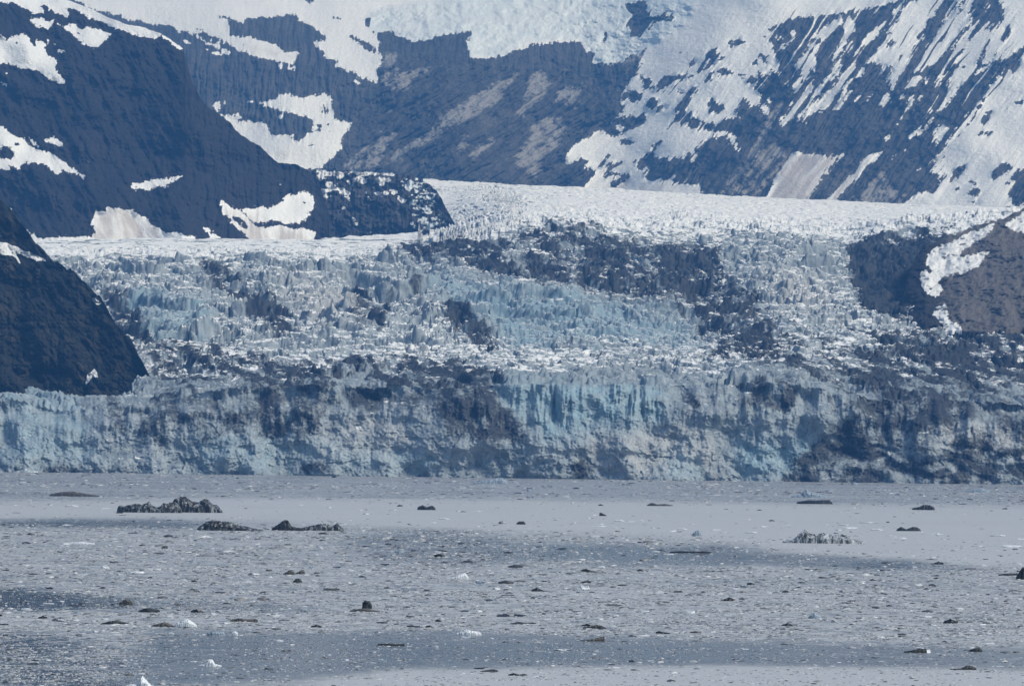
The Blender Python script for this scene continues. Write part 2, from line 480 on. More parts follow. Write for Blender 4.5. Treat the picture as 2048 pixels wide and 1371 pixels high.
snow_back.polys([
    E([(780, 690), (840, 590), (900, 545), (960, 500), (970, 580), (1080, 590), (1180, 585), (1260, 610), (1300, 530), (1340, 530), (1320, 640), (1380, 630), (1410, 560), (1370, 500), (1440, 470), (1540, 400), (1640, 370), (1740, 390), (1800, 520), (1880, 560), (1800, 380), (1750, 280), (1680, 230), (2048, 150), (2048, 300), (2060, 400), (2000, 550), (1900, 690), (1750, 820), (1600, 930), (1440, 960), (1440, 870), (1390, 870), (1260, 870), (1180, 850), (1060, 815), (940, 825), (870, 805), (845, 770), (900, 700), (880, 680), (830, 720)]),
    D([(1190, 980), (1250, 900), (1310, 875), (1350, 910), (1380, 960), (1450, 970), (1540, 1010), (1640, 1000), (1750, 960), (1850, 960), (1780, 870), (1850, 790), (1880, 740), (1930, 830), (2048, 860), (2048, 1331), (1880, 1331), (1800, 1200), (1740, 1100), (1650, 1080), (1560, 1100), (1480, 1070), (1420, 1110), (1330, 1050), (1290, 1000), (1240, 1010)]),
    D([(790, 550), (830, 515), (870, 540), (920, 560), (930, 610), (860, 640), (850, 580)]),
    D([(905, 650), (1000, 600), (1010, 570), (1080, 520), (1180, 525), (1290, 505), (1395, 520), (1280, 550), (1180, 570), (1100, 610), (1050, 655), (990, 670)]),
    D([(630, 770), (650, 680), (720, 675), (840, 710), (800, 760), (750, 800), (690, 755), (650, 770)]),
    D([(870, 820), (890, 780), (940, 740), (1000, 770), (1030, 825), (1060, 820), (1130, 850), (1110, 890), (1050, 870), (1000, 900), (960, 890), (990, 840), (920, 855)]),
    D([(445, 1100), (470, 1050), (540, 1010), (540, 960), (600, 940), (680, 945), (730, 930), (860, 915), (890, 970), (850, 1020), (760, 1060), (690, 1080), (640, 1120), (560, 1140), (500, 1125)]),
    D([(600, 1190), (640, 1170), (720, 1190), (800, 1185), (740, 1220), (700, 1230), (620, 1205)]),
    D([(1320, 410), (1350, 360), (1380, 380), (1430, 385), (1380, 415)]),
    D([(1385, 490), (1420, 470), (1440, 400), (1470, 370), (1470, 430), (1430, 490)]),
    D([(1475, 345), (1500, 290), (1590, 230), (1590, 280), (1620, 310), (1705, 325), (1640, 360), (1580, 380), (1560, 420), (1520, 440), (1480, 470), (1490, 400), (1550, 340)]),
    D([(1725, 200), (1740, 165), (1800, 150), (1900, 155), (1915, 175), (1850, 200), (1740, 230)]),
    D([(1475, 600), (1500, 540), (1530, 490), (1600, 450), (1700, 455), (1765, 495), (1660, 510), (1590, 540), (1640, 490), (1580, 500), (1550, 540), (1575, 575)]),
    D([(1180, 700), (1240, 680), (1290, 685), (1330, 650), (1400, 640), (1410, 680), (1360, 710), (1340, 760), (1300, 830), (1230, 890), (1200, 960), (1130, 1040), (1080, 1120), (1090, 1070), (1140, 1010), (1200, 930), (1220, 880), (1140, 885), (1200, 810), (1270, 760), (1290, 710)]),
    D([(1515, 800), (1550, 750), (1600, 790), (1700, 835), (1680, 870), (1600, 900), (1540, 900), (1520, 940), (1520, 870)]),
    D([(1950, 405), (2000, 360), (2040, 405)]), D([(1730, 385), (1810, 395), (1800, 402), (1735, 396)]), D([(1210, 285), (1260, 268), (1240, 290)]),
    D([(1800, 530), (1830, 505), (1900, 515), (1840, 525)]),
    E([(440, 790), (460, 740), (560, 735), (600, 750), (690, 760), (725, 775), (690, 810), (640, 850), (590, 890), (520, 890), (510, 850), (580, 820), (640, 800), (580, 770), (500, 770), (470, 800)]),
    E([(380, 690), (400, 650), (450, 610), (480, 560), (540, 560), (480, 600), (470, 650), (420, 690)]),
    E([(470, 690), (500, 650), (540, 620), (510, 670)]), E([(940, 480), (990, 430), (1055, 395), (1000, 470), (960, 520)]), E([(1000, 370), (1035, 340), (1030, 370)]),
    E([(740, 650), (760, 620), (800, 600), (770, 640)]), E([(470, 740), (640, 630), (650, 634), (480, 748)]),
    E([(610, 125), (690, 100), (660, 120), (625, 132)]),
    L2([(1620, 20), (1750, 10), (1770, 100), (1890, 60), (1910, 100), (1890, 130), (1790, 130), (1720, 200), (1660, 210), (1635, 150), (1670, 90)]),
    L2([(45, 205), (100, 225), (200, 280), (215, 305), (130, 275), (100, 240)]),
    L2([(1500, 230), (1530, 160), (1530, 180), (1510, 250)]),
    B([(1310, -20), (1430, -20), (1430, 10), (1400, 25), (1380, 60), (1370, 25), (1330, 10)]), B([(1575, 145), (1640, 180), (1720, 185), (1690, 205), (1620, 185)]),
    B([(210, 290), (290, 300), (280, 315), (220, 300)]), B([(1770, 370), (1810, 360), (1870, 400), (1950, 430), (2048, 480), (2048, 520), (1960, 500), (1880, 470), (1870, 410)]),
    B([(1960, 180), (2010, 200), (1990, 290), (1950, 270)]), B([(850, 25), (930, 22), (900, 34)]), B([(705, 30), (740, 20), (730, 45)]),
    B([(690, 455), (715, 462), (710, 480), (690, 470)]),
    H([(1290, 850), (1320, 740), (1380, 690), (1440, 640), (1440, 720), (1380, 780), (1310, 850)]),
    H([(1730, 830), (1740, 710), (1810, 640), (1890, 660), (1980, 710), (1890, 710), (1800, 770), (1750, 820)]),
    H([(2048, 700), (1950, 760), (1900, 800), (1960, 830), (1930, 900), (1880, 970), (1920, 1010), (1930, 1080), (1970, 1095), (2060, 1060), (2300, 1040), (2300, 650)]),
    H([(1460, 960), (1530, 910), (1580, 900), (1610, 940), (1570, 990), (1500, 980)]), H([(1500, 1020), (1560, 1050), (1610, 1060), (1540, 1065)]),
    H([(1430, 830), (1500, 830), (1560, 860), (1500, 850)]), H([(1560, 360), (1680, 325), (1740, 325), (1700, 355)]),
    H([(1640, 130), (1700, 110), (1750, 120), (1690, 150)]), H([(1420, 245), (1480, 235), (1500, 265)]), H([(1550, 70), (1620, 45), (1620, 90), (1560, 100)]),
    H([(1800, 20), (1890, 10), (1860, 30)]), H([(1930, 20), (2048, 0), (2048, 40), (1960, 40)]), H([(1600, 170), (1680, 160), (1660, 230), (1640, 240)]),
    H([(1820, 840), (1910, 845), (1900, 860)]), H([(1310, 370), (1390, 360), (1380, 375), (1310, 385)]), H([(1740, 460), (1770, 462), (1755, 475)]),
    H([(1330, 905), (1410, 905), (1400, 920), (1340, 918)]), H([(1540, 830), (1560, 820), (1560, 870), (1540, 870)]),
    H([(1850, 1085), (1930, 1095), (1920, 1105), (1860, 1100)]), H([(1190, 580), (1290, 583), (1240, 595)]),
    H([(1860, 75), (1880, 50), (1880, 110), (1868, 120)]), H([(1500, 220), (1560, 120), (1570, 125), (1515, 225)]),
], 0.0)
# snow lying in the gullies of the bare rock
snow_back.polys([
    D([(560, 1030), (640, 1020), (650, 1080), (600, 1090)]),
    C([(375, 215), (430, 175), (470, 160), (460, 230), (440, 290), (400, 250)]), C([(485, 200), (500, 150), (530, 135), (535, 170), (500, 205)]),
    C([(470, 300), (560, 310), (600, 330), (640, 280), (690, 340), (640, 360), (700, 385), (760, 350), (800, 385), (920, 385), (945, 430), (960, 470), (990, 510), (1060, 515), (1220, 505), (1190, 550), (1270, 580), (1340, 530), (1400, 490), (1420, 440), (1420, 380), (1350, 330), (1240, 300), (1160, 290), (1100, 270), (1030, 250), (960, 220), (900, 225), (850, 165), (950, 175), (1100, 160), (1130, 150), (1030, 145), (1080, 110), (1040, 65), (1130, 95), (1190, 85), (1220, 120), (1300, 135), (1440, 115), (1510, 75), (1560, 105), (1600, 105), (1600, 200), (1620, 270), (1640, 370), (1720, 390), (1820, 370), (1800, 430), (1710, 520), (1690, 620), (1730, 650), (1600, 760), (1480, 850), (1410, 930), (1240, 900), (1100, 830), (1000, 780), (900, 700), (800, 620), (650, 530), (580, 430), (500, 330)]),
    C([(730, 170), (800, 155), (820, 185), (740, 185)]), C([(1080, 300), (1110, 285), (1070, 360)]), C([(930, 35), (970, 30), (965, 45)]), C([(680, 68), (720, 65), (700, 80)]),
    B([(200, 350), (290, 400), (360, 440), (400, 450), (440, 420), (460, 470), (520, 510), (585, 540), (530, 560), (480, 530), (420, 490), (330, 460), (280, 420)]),
    B([(80, 410), (170, 440), (150, 450), (90, 430)]), B([(340, 550), (420, 530), (490, 565), (400, 565)]), B([(290, 490), (380, 520), (370, 525), (290, 498)]),
    B([(1055, 650), (1100, 660), (1100, 710), (1060, 690)]), B([(1140, 680), (1160, 670), (1180, 690), (1230, 665), (1230, 730), (1180, 715), (1140, 720)]), B([(1810, 830), (1850, 820), (1930, 870), (1870, 870)]),
    F([(890, 380), (950, 320), (1050, 260), (1130, 210), (1280, 150), (1320, 230), (1340, 330), (1200, 400), (1180, 420), (1230, 330), (1200, 260), (1150, 300), (1080, 350), (1000, 410), (950, 410)]),
    F([(1200, 420), (1310, 400), (1320, 450), (1310, 540), (1280, 610), (1240, 520)]), F([(830, 490), (880, 430), (940, 415), (960, 500), (940, 580), (910, 520), (850, 510)]),
    F([(740, 640), (800, 540), (850, 520), (910, 550), (930, 620), (930, 750), (880, 700), (840, 800), (790, 830), (800, 760), (750, 700), (710, 690), (710, 660)]),
    F([(1110, 600), (1150, 510), (1190, 430), (1230, 510), (1190, 590), (1180, 720), (1140, 800), (1100, 760), (1070, 710), (1100, 660)]),
    F([(990, 835), (1060, 760), (1130, 800), (1080, 830)]), F([(540, 1250), (620, 1160), (640, 1090), (720, 1010), (800, 930), (880, 790), (905, 790), (890, 920), (820, 1030), (720, 1150), (620, 1240), (560, 1285)]),
    F([(680, 890), (730, 820), (780, 800), (770, 900), (730, 950), (710, 920)]), F([(865, 1015), (920, 930), (990, 860), (1015, 870), (960, 980), (900, 1010)]),
    F([(1005, 1000), (1080, 930), (1120, 870), (1200, 740), (1290, 680), (1360, 650), (1300, 780), (1240, 880), (1160, 960), (1100, 1000)]),
    F([(860, 1180), (940, 1060), (1010, 1010), (1100, 985), (1130, 1010), (1030, 1110), (960, 1130)]), F([(1100, 1130), (1160, 1040), (1230, 940), (1310, 920), (1250, 1020), (1170, 1120), (1110, 1140)]),
    F([(700, 1220), (780, 1150), (835, 1100), (800, 1160)]), F([(800, 1280), (840, 1245), (840, 1265)]), F([(1290, 1070), (1340, 1010), (1410, 935), (1370, 1010)]), F([(1420, 1060), (1480, 980), (1540, 910), (1500, 980)]),
    F([(550, 520), (620, 480), (680, 430), (720, 360), (720, 310), (670, 320), (690, 370), (650, 430), (570, 470)]), F([(560, 390), (600, 380), (590, 430)]), F([(490, 320), (540, 350), (550, 430), (500, 390)]),
    F([(1350, 750), (1400, 690), (1430, 720), (1360, 800)]), F([(1440, 380), (1500, 310), (1640, 210), (1700, 190), (1600, 300), (1550, 370), (1440, 450), (1380, 510), (1300, 600), (1330, 530), (1400, 490)]),
    F([(430, 1010), (460, 1000), (465, 1060), (440, 1050)]), F([(620, 890), (660, 850), (650, 900)]),
    G([(690, 300), (770, 220), (800, 110), (960, 0), (1020, -80), (1230, -80), (1230, -10), (1170, 70), (1150, 170), (1060, 210), (1040, 290), (990, 330), (930, 320), (960, 440), (900, 480), (870, 560), (860, 660), (820, 730), (740, 840), (700, 940), (680, 930), (690, 840), (650, 810), (700, 760), (710, 660), (620, 680), (570, 650), (530, 670), (550, 610), (500, 620), (400, 670), (480, 580), (560, 490), (640, 400), (640, 330)]),
    G([(680, 150), (760, 60), (800, 20), (800, 60), (720, 160)]), G([(550, 1080), (590, 1010), (640, 960), (690, 970), (660, 1030), (610, 1100)]),
    G([(920, 745), (1000, 620), (1040, 520), (1100, 430), (1180, 310), (1260, 210), (1340, 120), (1370, 95), (1440, 130), (1510, 150), (1490, 210), (1430, 270), (1370, 370), (1300, 430), (1250, 520), (1200, 570), (1140, 650), (1050, 690), (1010, 740)]),
    G([(820, 910), (860, 830), (920, 780), (1010, 770), (1010, 830), (950, 890), (880, 900)]), G([(1030, 870), (1040, 800), (1070, 800), (1060, 870)]), G([(1010, 930), (1040, 890), (1030, 920)]),
    G([(760, 1010), (800, 965), (830, 970), (820, 1010)]),
    G([(830, 1160), (870, 1060), (850, 990), (940, 970), (930, 1030), (870, 1140)]), G([(940, 1090), (960, 1030), (1010, 960), (1020, 990), (980, 1080)]), G([(890, 1170), (930, 1110), (940, 1130)]),
    G([(1260, 650), (1300, 570), (1340, 480), (1400, 370), (1500, 260), (1590, 190), (1600, 230), (1530, 320), (1440, 440), (1370, 540), (1300, 600)]),
    G([(1010, 1230), (1110, 1110), (1100, 1150)]), G([(730, 1280), (770, 1250), (760, 1280)]), G([(780, 1220), (820, 1170), (830, 1190), (790, 1240)]),
    G([(1120, 1170), (1180, 1060), (1240, 960), (1300, 800), (1330, 700), (1350, 600), (1420, 500), (1500, 390), (1620, 260), (1720, 180), (1700, 330), (1640, 480), (1590, 600), (1560, 700), (1500, 780), (1400, 860), (1350, 950), (1290, 1040), (1220, 1130)]),
    G([(1120, 930), (1160, 830), (1210, 730), (1240, 740), (1190, 850)]), G([(1090, 990), (1140, 950), (1130, 970)]),
    G([(1590, 650), (1640, 540), (1700, 370), (1740, 320), (1830, 280), (1860, 300), (1820, 440), (1740, 570), (1690, 640)]), G([(1540, 760), (1570, 700), (1710, 670), (1640, 720), (1570, 765)]),
    G([(1720, 630), (1770, 560), (1850, 430), (1920, 320), (1900, 270), (1960, 180), (2048, 80), (2400, -260), (3000, 200), (2300, 330), (2048, 480), (1900, 560), (1800, 610)]),
    G([(1780, 280), (1830, 210), (1850, 100), (1820, 60), (1770, 0), (1700, -400), (2300, -600), (2400, -200), (2048, 80), (1930, 240), (1880, 270)]),
    G([(1390, 90), (1400, 40), (1440, -100), (1530, -100), (1530, -20), (1500, 60), (1500, 120), (1420, 120)]), G([(1620, 140), (1690, 40), (1710, 50), (1650, 130)]),
    G([(990, 400), (1010, 350), (1030, 340), (1000, 410)]),
    H([(610, 400), (640, 360), (690, 360), (690, 400), (640, 440)]),
    H([(1110, 340), (1160, 290), (1220, 250), (1250, 280), (1300, 270), (1290, 330), (1210, 350), (1220, 380), (1170, 430), (1150, 470), (1130, 450), (1150, 390)]),
    H([(865, 410), (900, 340), (1000, 240), (990, 290), (920, 380)]), H([(920, 400), (960, 340), (1030, 270), (1130, 165), (1140, 190), (1070, 290), (1000, 350)]),
    H([(660, 630), (720, 550), (800, 490), (760, 550), (690, 610)]), H([(780, 565), (830, 500), (860, 490), (830, 530)]),
    H([(930, 710), (1010, 690), (1000, 720), (950, 730)]), H([(1055, 805), (1090, 795), (1090, 815)]), H([(1020, 890), (1060, 860), (1110, 855), (1050, 875)]), H([(320, 410), (345, 400), (335, 420)]),
    L3([(500, 1150), (560, 1060), (600, 980), (660, 890), (720, 870), (820, 880), (980, 885), (900, 950), (840, 1010), (800, 1080), (740, 1200), (500, 1200)]),
    L3([(820, 1200), (930, 1080), (1000, 1000), (1080, 910), (1200, 865), (1150, 920), (1060, 1000), (980, 1070), (900, 1200)]),
])
snow_back.polys([
    C([(1510, 190), (1550, 200), (1580, 280), (1520, 290), (1480, 280), (1530, 240)]), C([(1430, 400), (1510, 400), (1500, 470), (1420, 470), (1470, 440)]), C([(1360, 610), (1430, 600), (1420, 630), (1360, 630)]),
    C([(1540, 400), (1590, 390), (1560, 420)]), C([(1560, 470), (1600, 470), (1580, 490)]), C([(1190, 550), (1220, 510), (1310, 540), (1280, 585)]),
    G([(1140, 1090), (1280, 920), (1290, 940), (1160, 1110)]), G([(690, 480), (640, 500), (640, 450), (700, 400), (740, 440)]), G([(720, 430), (800, 425), (760, 440)]), G([(850, 360), (900, 345), (890, 370)]),
    G([(660, 360), (690, 320), (700, 350)]), G([(1330, 690), (1400, 670), (1460, 675), (1350, 695)]), G([(840, 490), (920, 375), (925, 380), (850, 495)]), G([(1140, 140), (1190, 90), (1200, 130)]),
    G([(710, 660), (830, 520), (835, 525), (720, 665)]), G([(1190, 440), (1300, 260), (1305, 270), (1210, 440)]), G([(1590, 640), (1700, 320), (1710, 330), (1600, 650)]),
], 0.0)
dirt_back = Mask().polys([
    L3([(500, 1200), (560, 1060), (640, 880), (1000, 870), (900, 950), (800, 1080), (760, 1200)]),
    L3([(820, 1200), (930, 1080), (1080, 900), (1220, 850), (1060, 1000), (900, 1200)]),
], 0.85, 0)
dirt_back.polys([B([(620, 380), (1280, 540), (1240, 660), (640, 530)]), C([(900, 620), (1240, 640), (1200, 830), (1000, 760)]), E([(500, 800), (1440, 850), (1440, 980), (300, 980)])], 0.55, 0)
dirt_back.polys([C([(1240, 620), (1700, 600), (1480, 850), (1240, 830)])], 0.3, 0)
ice_back = Mask().poly(L2([(170, 60), (500, 0), (1600, -60), (1900, -60), (2050, 0), (1950, 160), (1720, 320), (1550, 390), (1430, 370), (1400, 290), (1380, 230), (1100, 240), (950, 330), (720, 330), (720, 240), (440, 250), (170, 180)]), 1.0, 0.1)
scree = Mask().polys([
    L2([(215, 460), (250, 300), (330, 300), (320, 360), (360, 400), (480, 380), (580, 350), (520, 400), (420, 440), (380, 520), (300, 530)]),
    L2([(560, 660), (700, 600), (900, 450), (1010, 400), (1040, 420), (900, 570), (760, 670), (560, 780), (350, 920), (230, 960), (330, 860), (480, 770)]),
    L2([(1050, 560), (1060, 450), (1110, 390), (1180, 430), (1210, 470), (1120, 600), (1060, 680), (990, 670), (1030, 600)]),
    L2([(1230, 560), (1250, 510), (1330, 480), (1380, 520), (1450, 530), (1370, 560), (1370, 620), (1290, 600), (1220, 610)]),
    L2([(1090, 770), (1110, 700), (1190, 660), (1300, 690), (1310, 750), (1240, 840), (1180, 900), (1130, 990), (1150, 1025), (1090, 1000), (980, 920), (1040, 830)]),
    L2([(0, 960), (100, 880), (250, 800), (340, 720), (290, 820), (240, 890), (220, 960), (90, 970)]),
    L2([(600, 920), (680, 780), (740, 770), (740, 830), (660, 890)]), L2([(720, 900), (800, 820), (920, 760), (850, 850), (780, 910)]),
    L2([(220, 640), (280, 610), (340, 640), (300, 655)]), L2([(200, 750), (260, 740), (340, 720), (200, 790)]), L2([(1190, 420), (1330, 360), (1280, 410)]),
    L2([(1440, 370), (1640, 330), (1720, 290), (1850, 170), (1960, 160), (1860, 250), (1760, 340), (1560, 375)]),
    L3([(200, 1120), (330, 1000), (430, 900), (520, 720), (610, 580), (640, 600), (570, 700), (500, 800), (560, 820), (640, 830), (600, 950), (520, 1060), (450, 1120)]),
    L3([(980, 1160), (1080, 1080), (1180, 960), (1230, 1000), (1230, 1080), (1330, 1110), (1290, 1180)]),
])
scree.a[scree.a > 0] = 0.62

snow_right = Mask().polys([
    K([(1040, 640), (1060, 560), (1140, 490), (1200, 460), (1400, 380), (1600, 300), (1760, 235), (1700, 330), (1560, 440), (1440, 500), (1370, 580), (1480, 560), (1600, 530), (1710, 515), (1640, 600), (1570, 680), (1470, 720), (1300, 770), (1150, 850), (1220, 890), (1180, 990), (1100, 990), (1030, 930), (1000, 900), (990, 740)]),
    K([(1840, 235), (2048, 100), (2600, -100), (2600, 400), (2048, 330), (1940, 320), (1900, 290)]),
    K([(1110, 1170), (1130, 1130), (1260, 1120), (1270, 1230), (1380, 1270), (1440, 1360), (1250, 1360), (1200, 1250)]),
])
snow_right.polys([K([(1040, 660), (1090, 690), (1130, 760), (1060, 730), (1000, 720)]), K([(1200, 590), (1260, 600), (1300, 580), (1270, 615)]), K([(1080, 880), (1150, 910), (1090, 930)]), K([(1310, 735), (1400, 740), (1400, 755), (1310, 750)])], 0.0)
snow_near = Mask().polys([
    L4([(-700, 60), (0, 205), (60, 225), (120, 250), (200, 280), (230, 300), (180, 300), (120, 275), (80, 260), (105, 315), (40, 270), (0, 265), (-700, 200)]),
    L4([(415, 900), (430, 850), (460, 825), (480, 870), (450, 870), (425, 905)]), L4([(435, 475), (470, 480), (500, 505), (480, 515)]), L4([(0, 170), (10, 178), (0, 182)]),
    L4([(275, 940), (290, 945), (280, 955)]),
])
snow_nun = Mask()
_r = random.Random(5)
for _ in range(46):
    x = _r.uniform(640, 830)
    y = 345 + (x - 640) * 0.1 + abs(_r.gauss(0, 38))
    if y < 450:
        w = _r.uniform(2, 8)
        snow_nun.blob(x, y, w, w * _r.uniform(0.4, 0.9))
snow_nun.polys([Q(600, 310, 5.12, [(140, 140), (230, 150), (330, 165), (520, 160), (640, 180), (720, 165), (860, 180), (1010, 210), (900, 210), (760, 205), (650, 215), (560, 190), (420, 180), (310, 215), (200, 175)]),
                Q(600, 310, 5.12, [(240, 270), (300, 310), (460, 340), (530, 400), (440, 410), (380, 345), (280, 330)]),
                Q(600, 310, 5.12, [(860, 240), (930, 240), (920, 280), (880, 270)]),
                Q(600, 310, 5.12, [(1240, 650), (1300, 660), (1370, 730), (1330, 760), (1280, 700)])])
ice_nun = Mask().poly(Q(600, 310, 5.12, [(1020, 225), (1250, 260), (1400, 330), (1400, 560), (1700, 800), (1080, 840), (1150, 600), (1130, 450), (1080, 330)]), 1.0, 0.2)

debris = Mask().polys([
    [(780, 500), (860, 470), (960, 478), (1100, 468), (1250, 458), (1400, 490), (1440, 560), (1480, 600), (1540, 630), (1480, 640), (1350, 620), (1200, 590), (1080, 570), (980, 550), (900, 525), (820, 520)],
], 0.82)
debris.polys([[(1370, 500), (1430, 495), (1450, 550), (1545, 632), (1440, 620), (1360, 580)], [(1180, 470), (1260, 470), (1280, 560), (1200, 570), (1150, 540)], [(910, 480), (1010, 480), (1010, 530), (930, 520)]], 0.9)
debris.polys([[(1110, 500), (1170, 500), (1180, 560), (1130, 570)], [(1010, 500), (1070, 490), (1070, 530), (1010, 530)], [(1290, 460), (1330, 520), (1260, 540), (1270, 500)]], 0.25)
debris.poly(K([(230, 550), (300, 450), (420, 400), (600, 420), (750, 420), (900, 380), (1150, 330), (1330, 290), (1400, 280), (1400, 340), (1250, 430), (1130, 490), (1070, 560), (1030, 650), (1100, 760), (1100, 900), (1100, 980), (1150, 1010), (1230, 1100), (1100, 1140), (960, 1130), (850, 1200), (600, 1180), (400, 1130), (340, 1000), (300, 860), (220, 720)]), 1.25)
debris.polys([[(1300, 600), (1500, 640), (1600, 650), (1750, 655), (2400, 660), (2400, 815), (1850, 795), (1700, 772), (1560, 735), (1420, 718), (1440, 670)]], 0.82)
debris.polys([[(1560, 650), (1700, 640), (1760, 690), (1760, 755), (1640, 735), (1540, 695)]], 0.40)
debris.polys([[(1750, 680), (2048, 700), (2048, 760), (1800, 745)], [(1440, 690), (1500, 690), (1540, 730), (1450, 715)], [(1560, 725), (1640, 745), (1700, 770), (1620, 755)]], 0.9)
debris.polys([[(290, 690), (420, 688), (480, 715), (560, 730), (700, 720), (850, 718), (1000, 740), (1010, 760), (900, 770), (700, 760), (560, 770), (400, 775), (310, 775)]], 0.6)
debris.polys([[(430, 525), (480, 560), (560, 600), (580, 650), (575, 690), (520, 660), (480, 600), (450, 590)], [(690, 560), (760, 600), (760, 670), (715, 670), (700, 620)], [(200, 570), (275, 615), (275, 640), (330, 700), (250, 700), (220, 640)], [(740, 595), (790, 600), (780, 640), (740, 660)]], 0.75)
debris.polys([[(895, 598), (960, 655), (995, 690), (992, 715), (950, 690), (885, 640)], [(820, 555), (845, 570), (840, 600), (825, 590)], [(395, 520), (430, 520), (460, 570), (420, 570)]], 1.0)
debris.polys([[(440, 830), (480, 785), (640, 768), (680, 795), (640, 865), (560, 885), (470, 870)], [(640, 780), (800, 770), (1010, 760), (1000, 795), (900, 815), (720, 830)]], 0.66)
debris.polys([[(880, 800), (960, 775), (1000, 800), (1060, 875), (1090, 890), (1000, 880), (960, 880), (900, 870), (870, 830)], [(1360, 785), (1400, 790), (1402, 815), (1390, 838)], [(1470, 790), (1510, 768), (1580, 768), (1592, 800), (1575, 828), (1550, 825), (1540, 812), (1480, 815)]], 0.85)
debris.polys([[(200, 800), (440, 790), (460, 870), (330, 900), (230, 870)], [(1640, 780), (2400, 790), (2400, 980), (1540, 980), (1600, 900), (1660, 850)]], 0.52)
debris.polys([[(1770, 780), (1900, 785), (1960, 800), (1960, 830), (1900, 845), (1860, 855), (1780, 830), (1720, 880), (1680, 910), (1640, 970), (1560, 965), (1640, 880), (1720, 820)]], 0.8)
debris.polys([[(1140, 905), (1175, 908), (1187, 955), (1143, 955)], [(590, 922), (660, 930), (670, 946), (600, 944)], [(0, 930), (300, 935), (300, 945), (0, 945)]], 0.75)
debris.polys([[(150, 480), (440, 470), (700, 490), (560, 510), (300, 520), (160, 520)]], 0.05)
blue = Mask().polys([
    [(990, 765), (1330, 765), (1330, 850), (1230, 860), (1080, 880), (1000, 800)], [(820, 540), (1000, 560), (1380, 630), (1420, 700), (1000, 700), (980, 660), (880, 600)],
    [(0, 790), (160, 790), (200, 930), (0, 935)], [(240, 590), (420, 600), (430, 680), (300, 690)], [(380, 860), (640, 880), (860, 900), (860, 940), (400, 940)], [(1480, 870), (1640, 880), (1600, 950), (1480, 950)], [(1340, 900), (1400, 930), (1420, 955), (1320, 955)],
], 1.0)
paleice = Mask().polys([
    [(1180, 860), (1400, 860), (1440, 920), (1380, 950), (1180, 945)], [(660, 830), (800, 840), (860, 900), (700, 930), (560, 930), (620, 880)], [(1500, 540), (1640, 560), (1680, 640), (1560, 620)], [(540, 560), (700, 580), (760, 650), (620, 660)], [(1850, 860), (2048, 850), (2048, 910), (1850, 900)],
], 1.0)
cover = Mask().polys([
    [(-300, 470), (760, 470), (900, 462), (760, 500), (700, 520), (560, 520), (300, 530), (100, 530), (-300, 530)],
], 0.75)
cover.polys([[(800, 350), (2400, 350), (2400, 470), (1700, 478), (1300, 478), (1000, 478), (800, 480)]], 0.75)
cover.polys([[(960, 690), (1440, 690), (1500, 730), (1400, 770), (1000, 768)], [(300, 680), (960, 690), (960, 720), (300, 712)]], 0.22)
cover.polys([[(830, 350), (2400, 350), (2400, 425), (1800, 425), (1400, 415), (1180, 392), (1000, 380)]], 1.0)
cover.polys([K([(850, 1000), (990, 1000), (1120, 1090), (1000, 1130), (820, 1080)]), K([(720, 690), (790, 740), (880, 800), (910, 880), (920, 990), (860, 960), (840, 860)]), K([(680, 540), (760, 560), (820, 660), (760, 620)]), K([(960, 470), (1060, 430), (1090, 460), (1000, 490)])], 1.6)

SL, DL = snow_left.blurred(1), dirt_left.blurred(14)
SL2, SL3 = snow_left.blurred(6), snow_left.blurred(3)
SB3, SBW = snow_back.blurred(3), snow_back.blurred(24)
SB, SB2, DB, IB, SC = snow_back.blurred(1), snow_back.blurred(5), dirt_back.blurred(10), ice_back.blurred(6), scree.blurred(6)
SR, SN, SU, IU = snow_right.blurred(3), snow_near.blurred(1), snow_nun.blurred(2), ice_nun.blurred(5)
DE, BL, PA, CO = debris.blurred(10), blue.blurred(16), paleice.blurred(18), cover.blurred(8)


# ------------------------------------------------------------------ mountains
def widen(xs, left=True, right=True, reach=1700.0, n=90):
    """Carry a row of columns on beyond the frame with growing spacing, so the place goes on to both sides."""
    g = reach * (np.arange(1, n + 1) / n) ** 2.2 + 2.0 * np.arange(1, n + 1)
    return np.concatenate(([xs[0] - g[::-1]] if left else []) + [xs] + ([xs[-1] + g] if right else []))


def mountain(name, x0, x1, step, ridge, bottom, depth, mat, attrs_fn, back=900, drop=260):
    xs = widen(np.arange(x0, x1 + step, step), x0 <= -260, x1 >= 2300)
    top = ridge(xs)
    bot = bottom(xs)
    n = int(max(8, np.max(bot - top) / step))
    t = np.linspace(0, 1, n)[:, None]
    Y = bot[None, :] + (top - bot)[None, :] * t
    X = np.broadcast_to(xs, Y.shape)
    P = at(X, Y, depth(X, Y))
    at_ = attrs_fn(X, Y)
    # skirt down to the valley floor in front of it and a back slope behind the crest
    foot = P[:1].copy(); foot[..., 2] = -0.5
    rows = [foot, P]
    for k in (0.06, 0.2, 0.45, 1.0):
        b = P[-1:].copy()
        b[..., 1] += back * k
        b[..., 2] -= drop * k * (0.6 + 0.4 * k)
        rows.append(b)
    Pf = np.concatenate(rows, 0)
    aa = {k: np.concatenate([v[:1], v, np.repeat(v[-1:], 4, 0)], 0) for k, v in at_.items()}
    return add_sheet(name, Pf, mat, aa)


def aniso(X, Y, deg, along, across, seed, octv=4):
    a = math.radians(deg)
    u = X * math.cos(a) - Y * math.sin(a)
    v = X * math.sin(a) + Y * math.cos(a)
    return fbm(u / along, v / across, seed, octv)


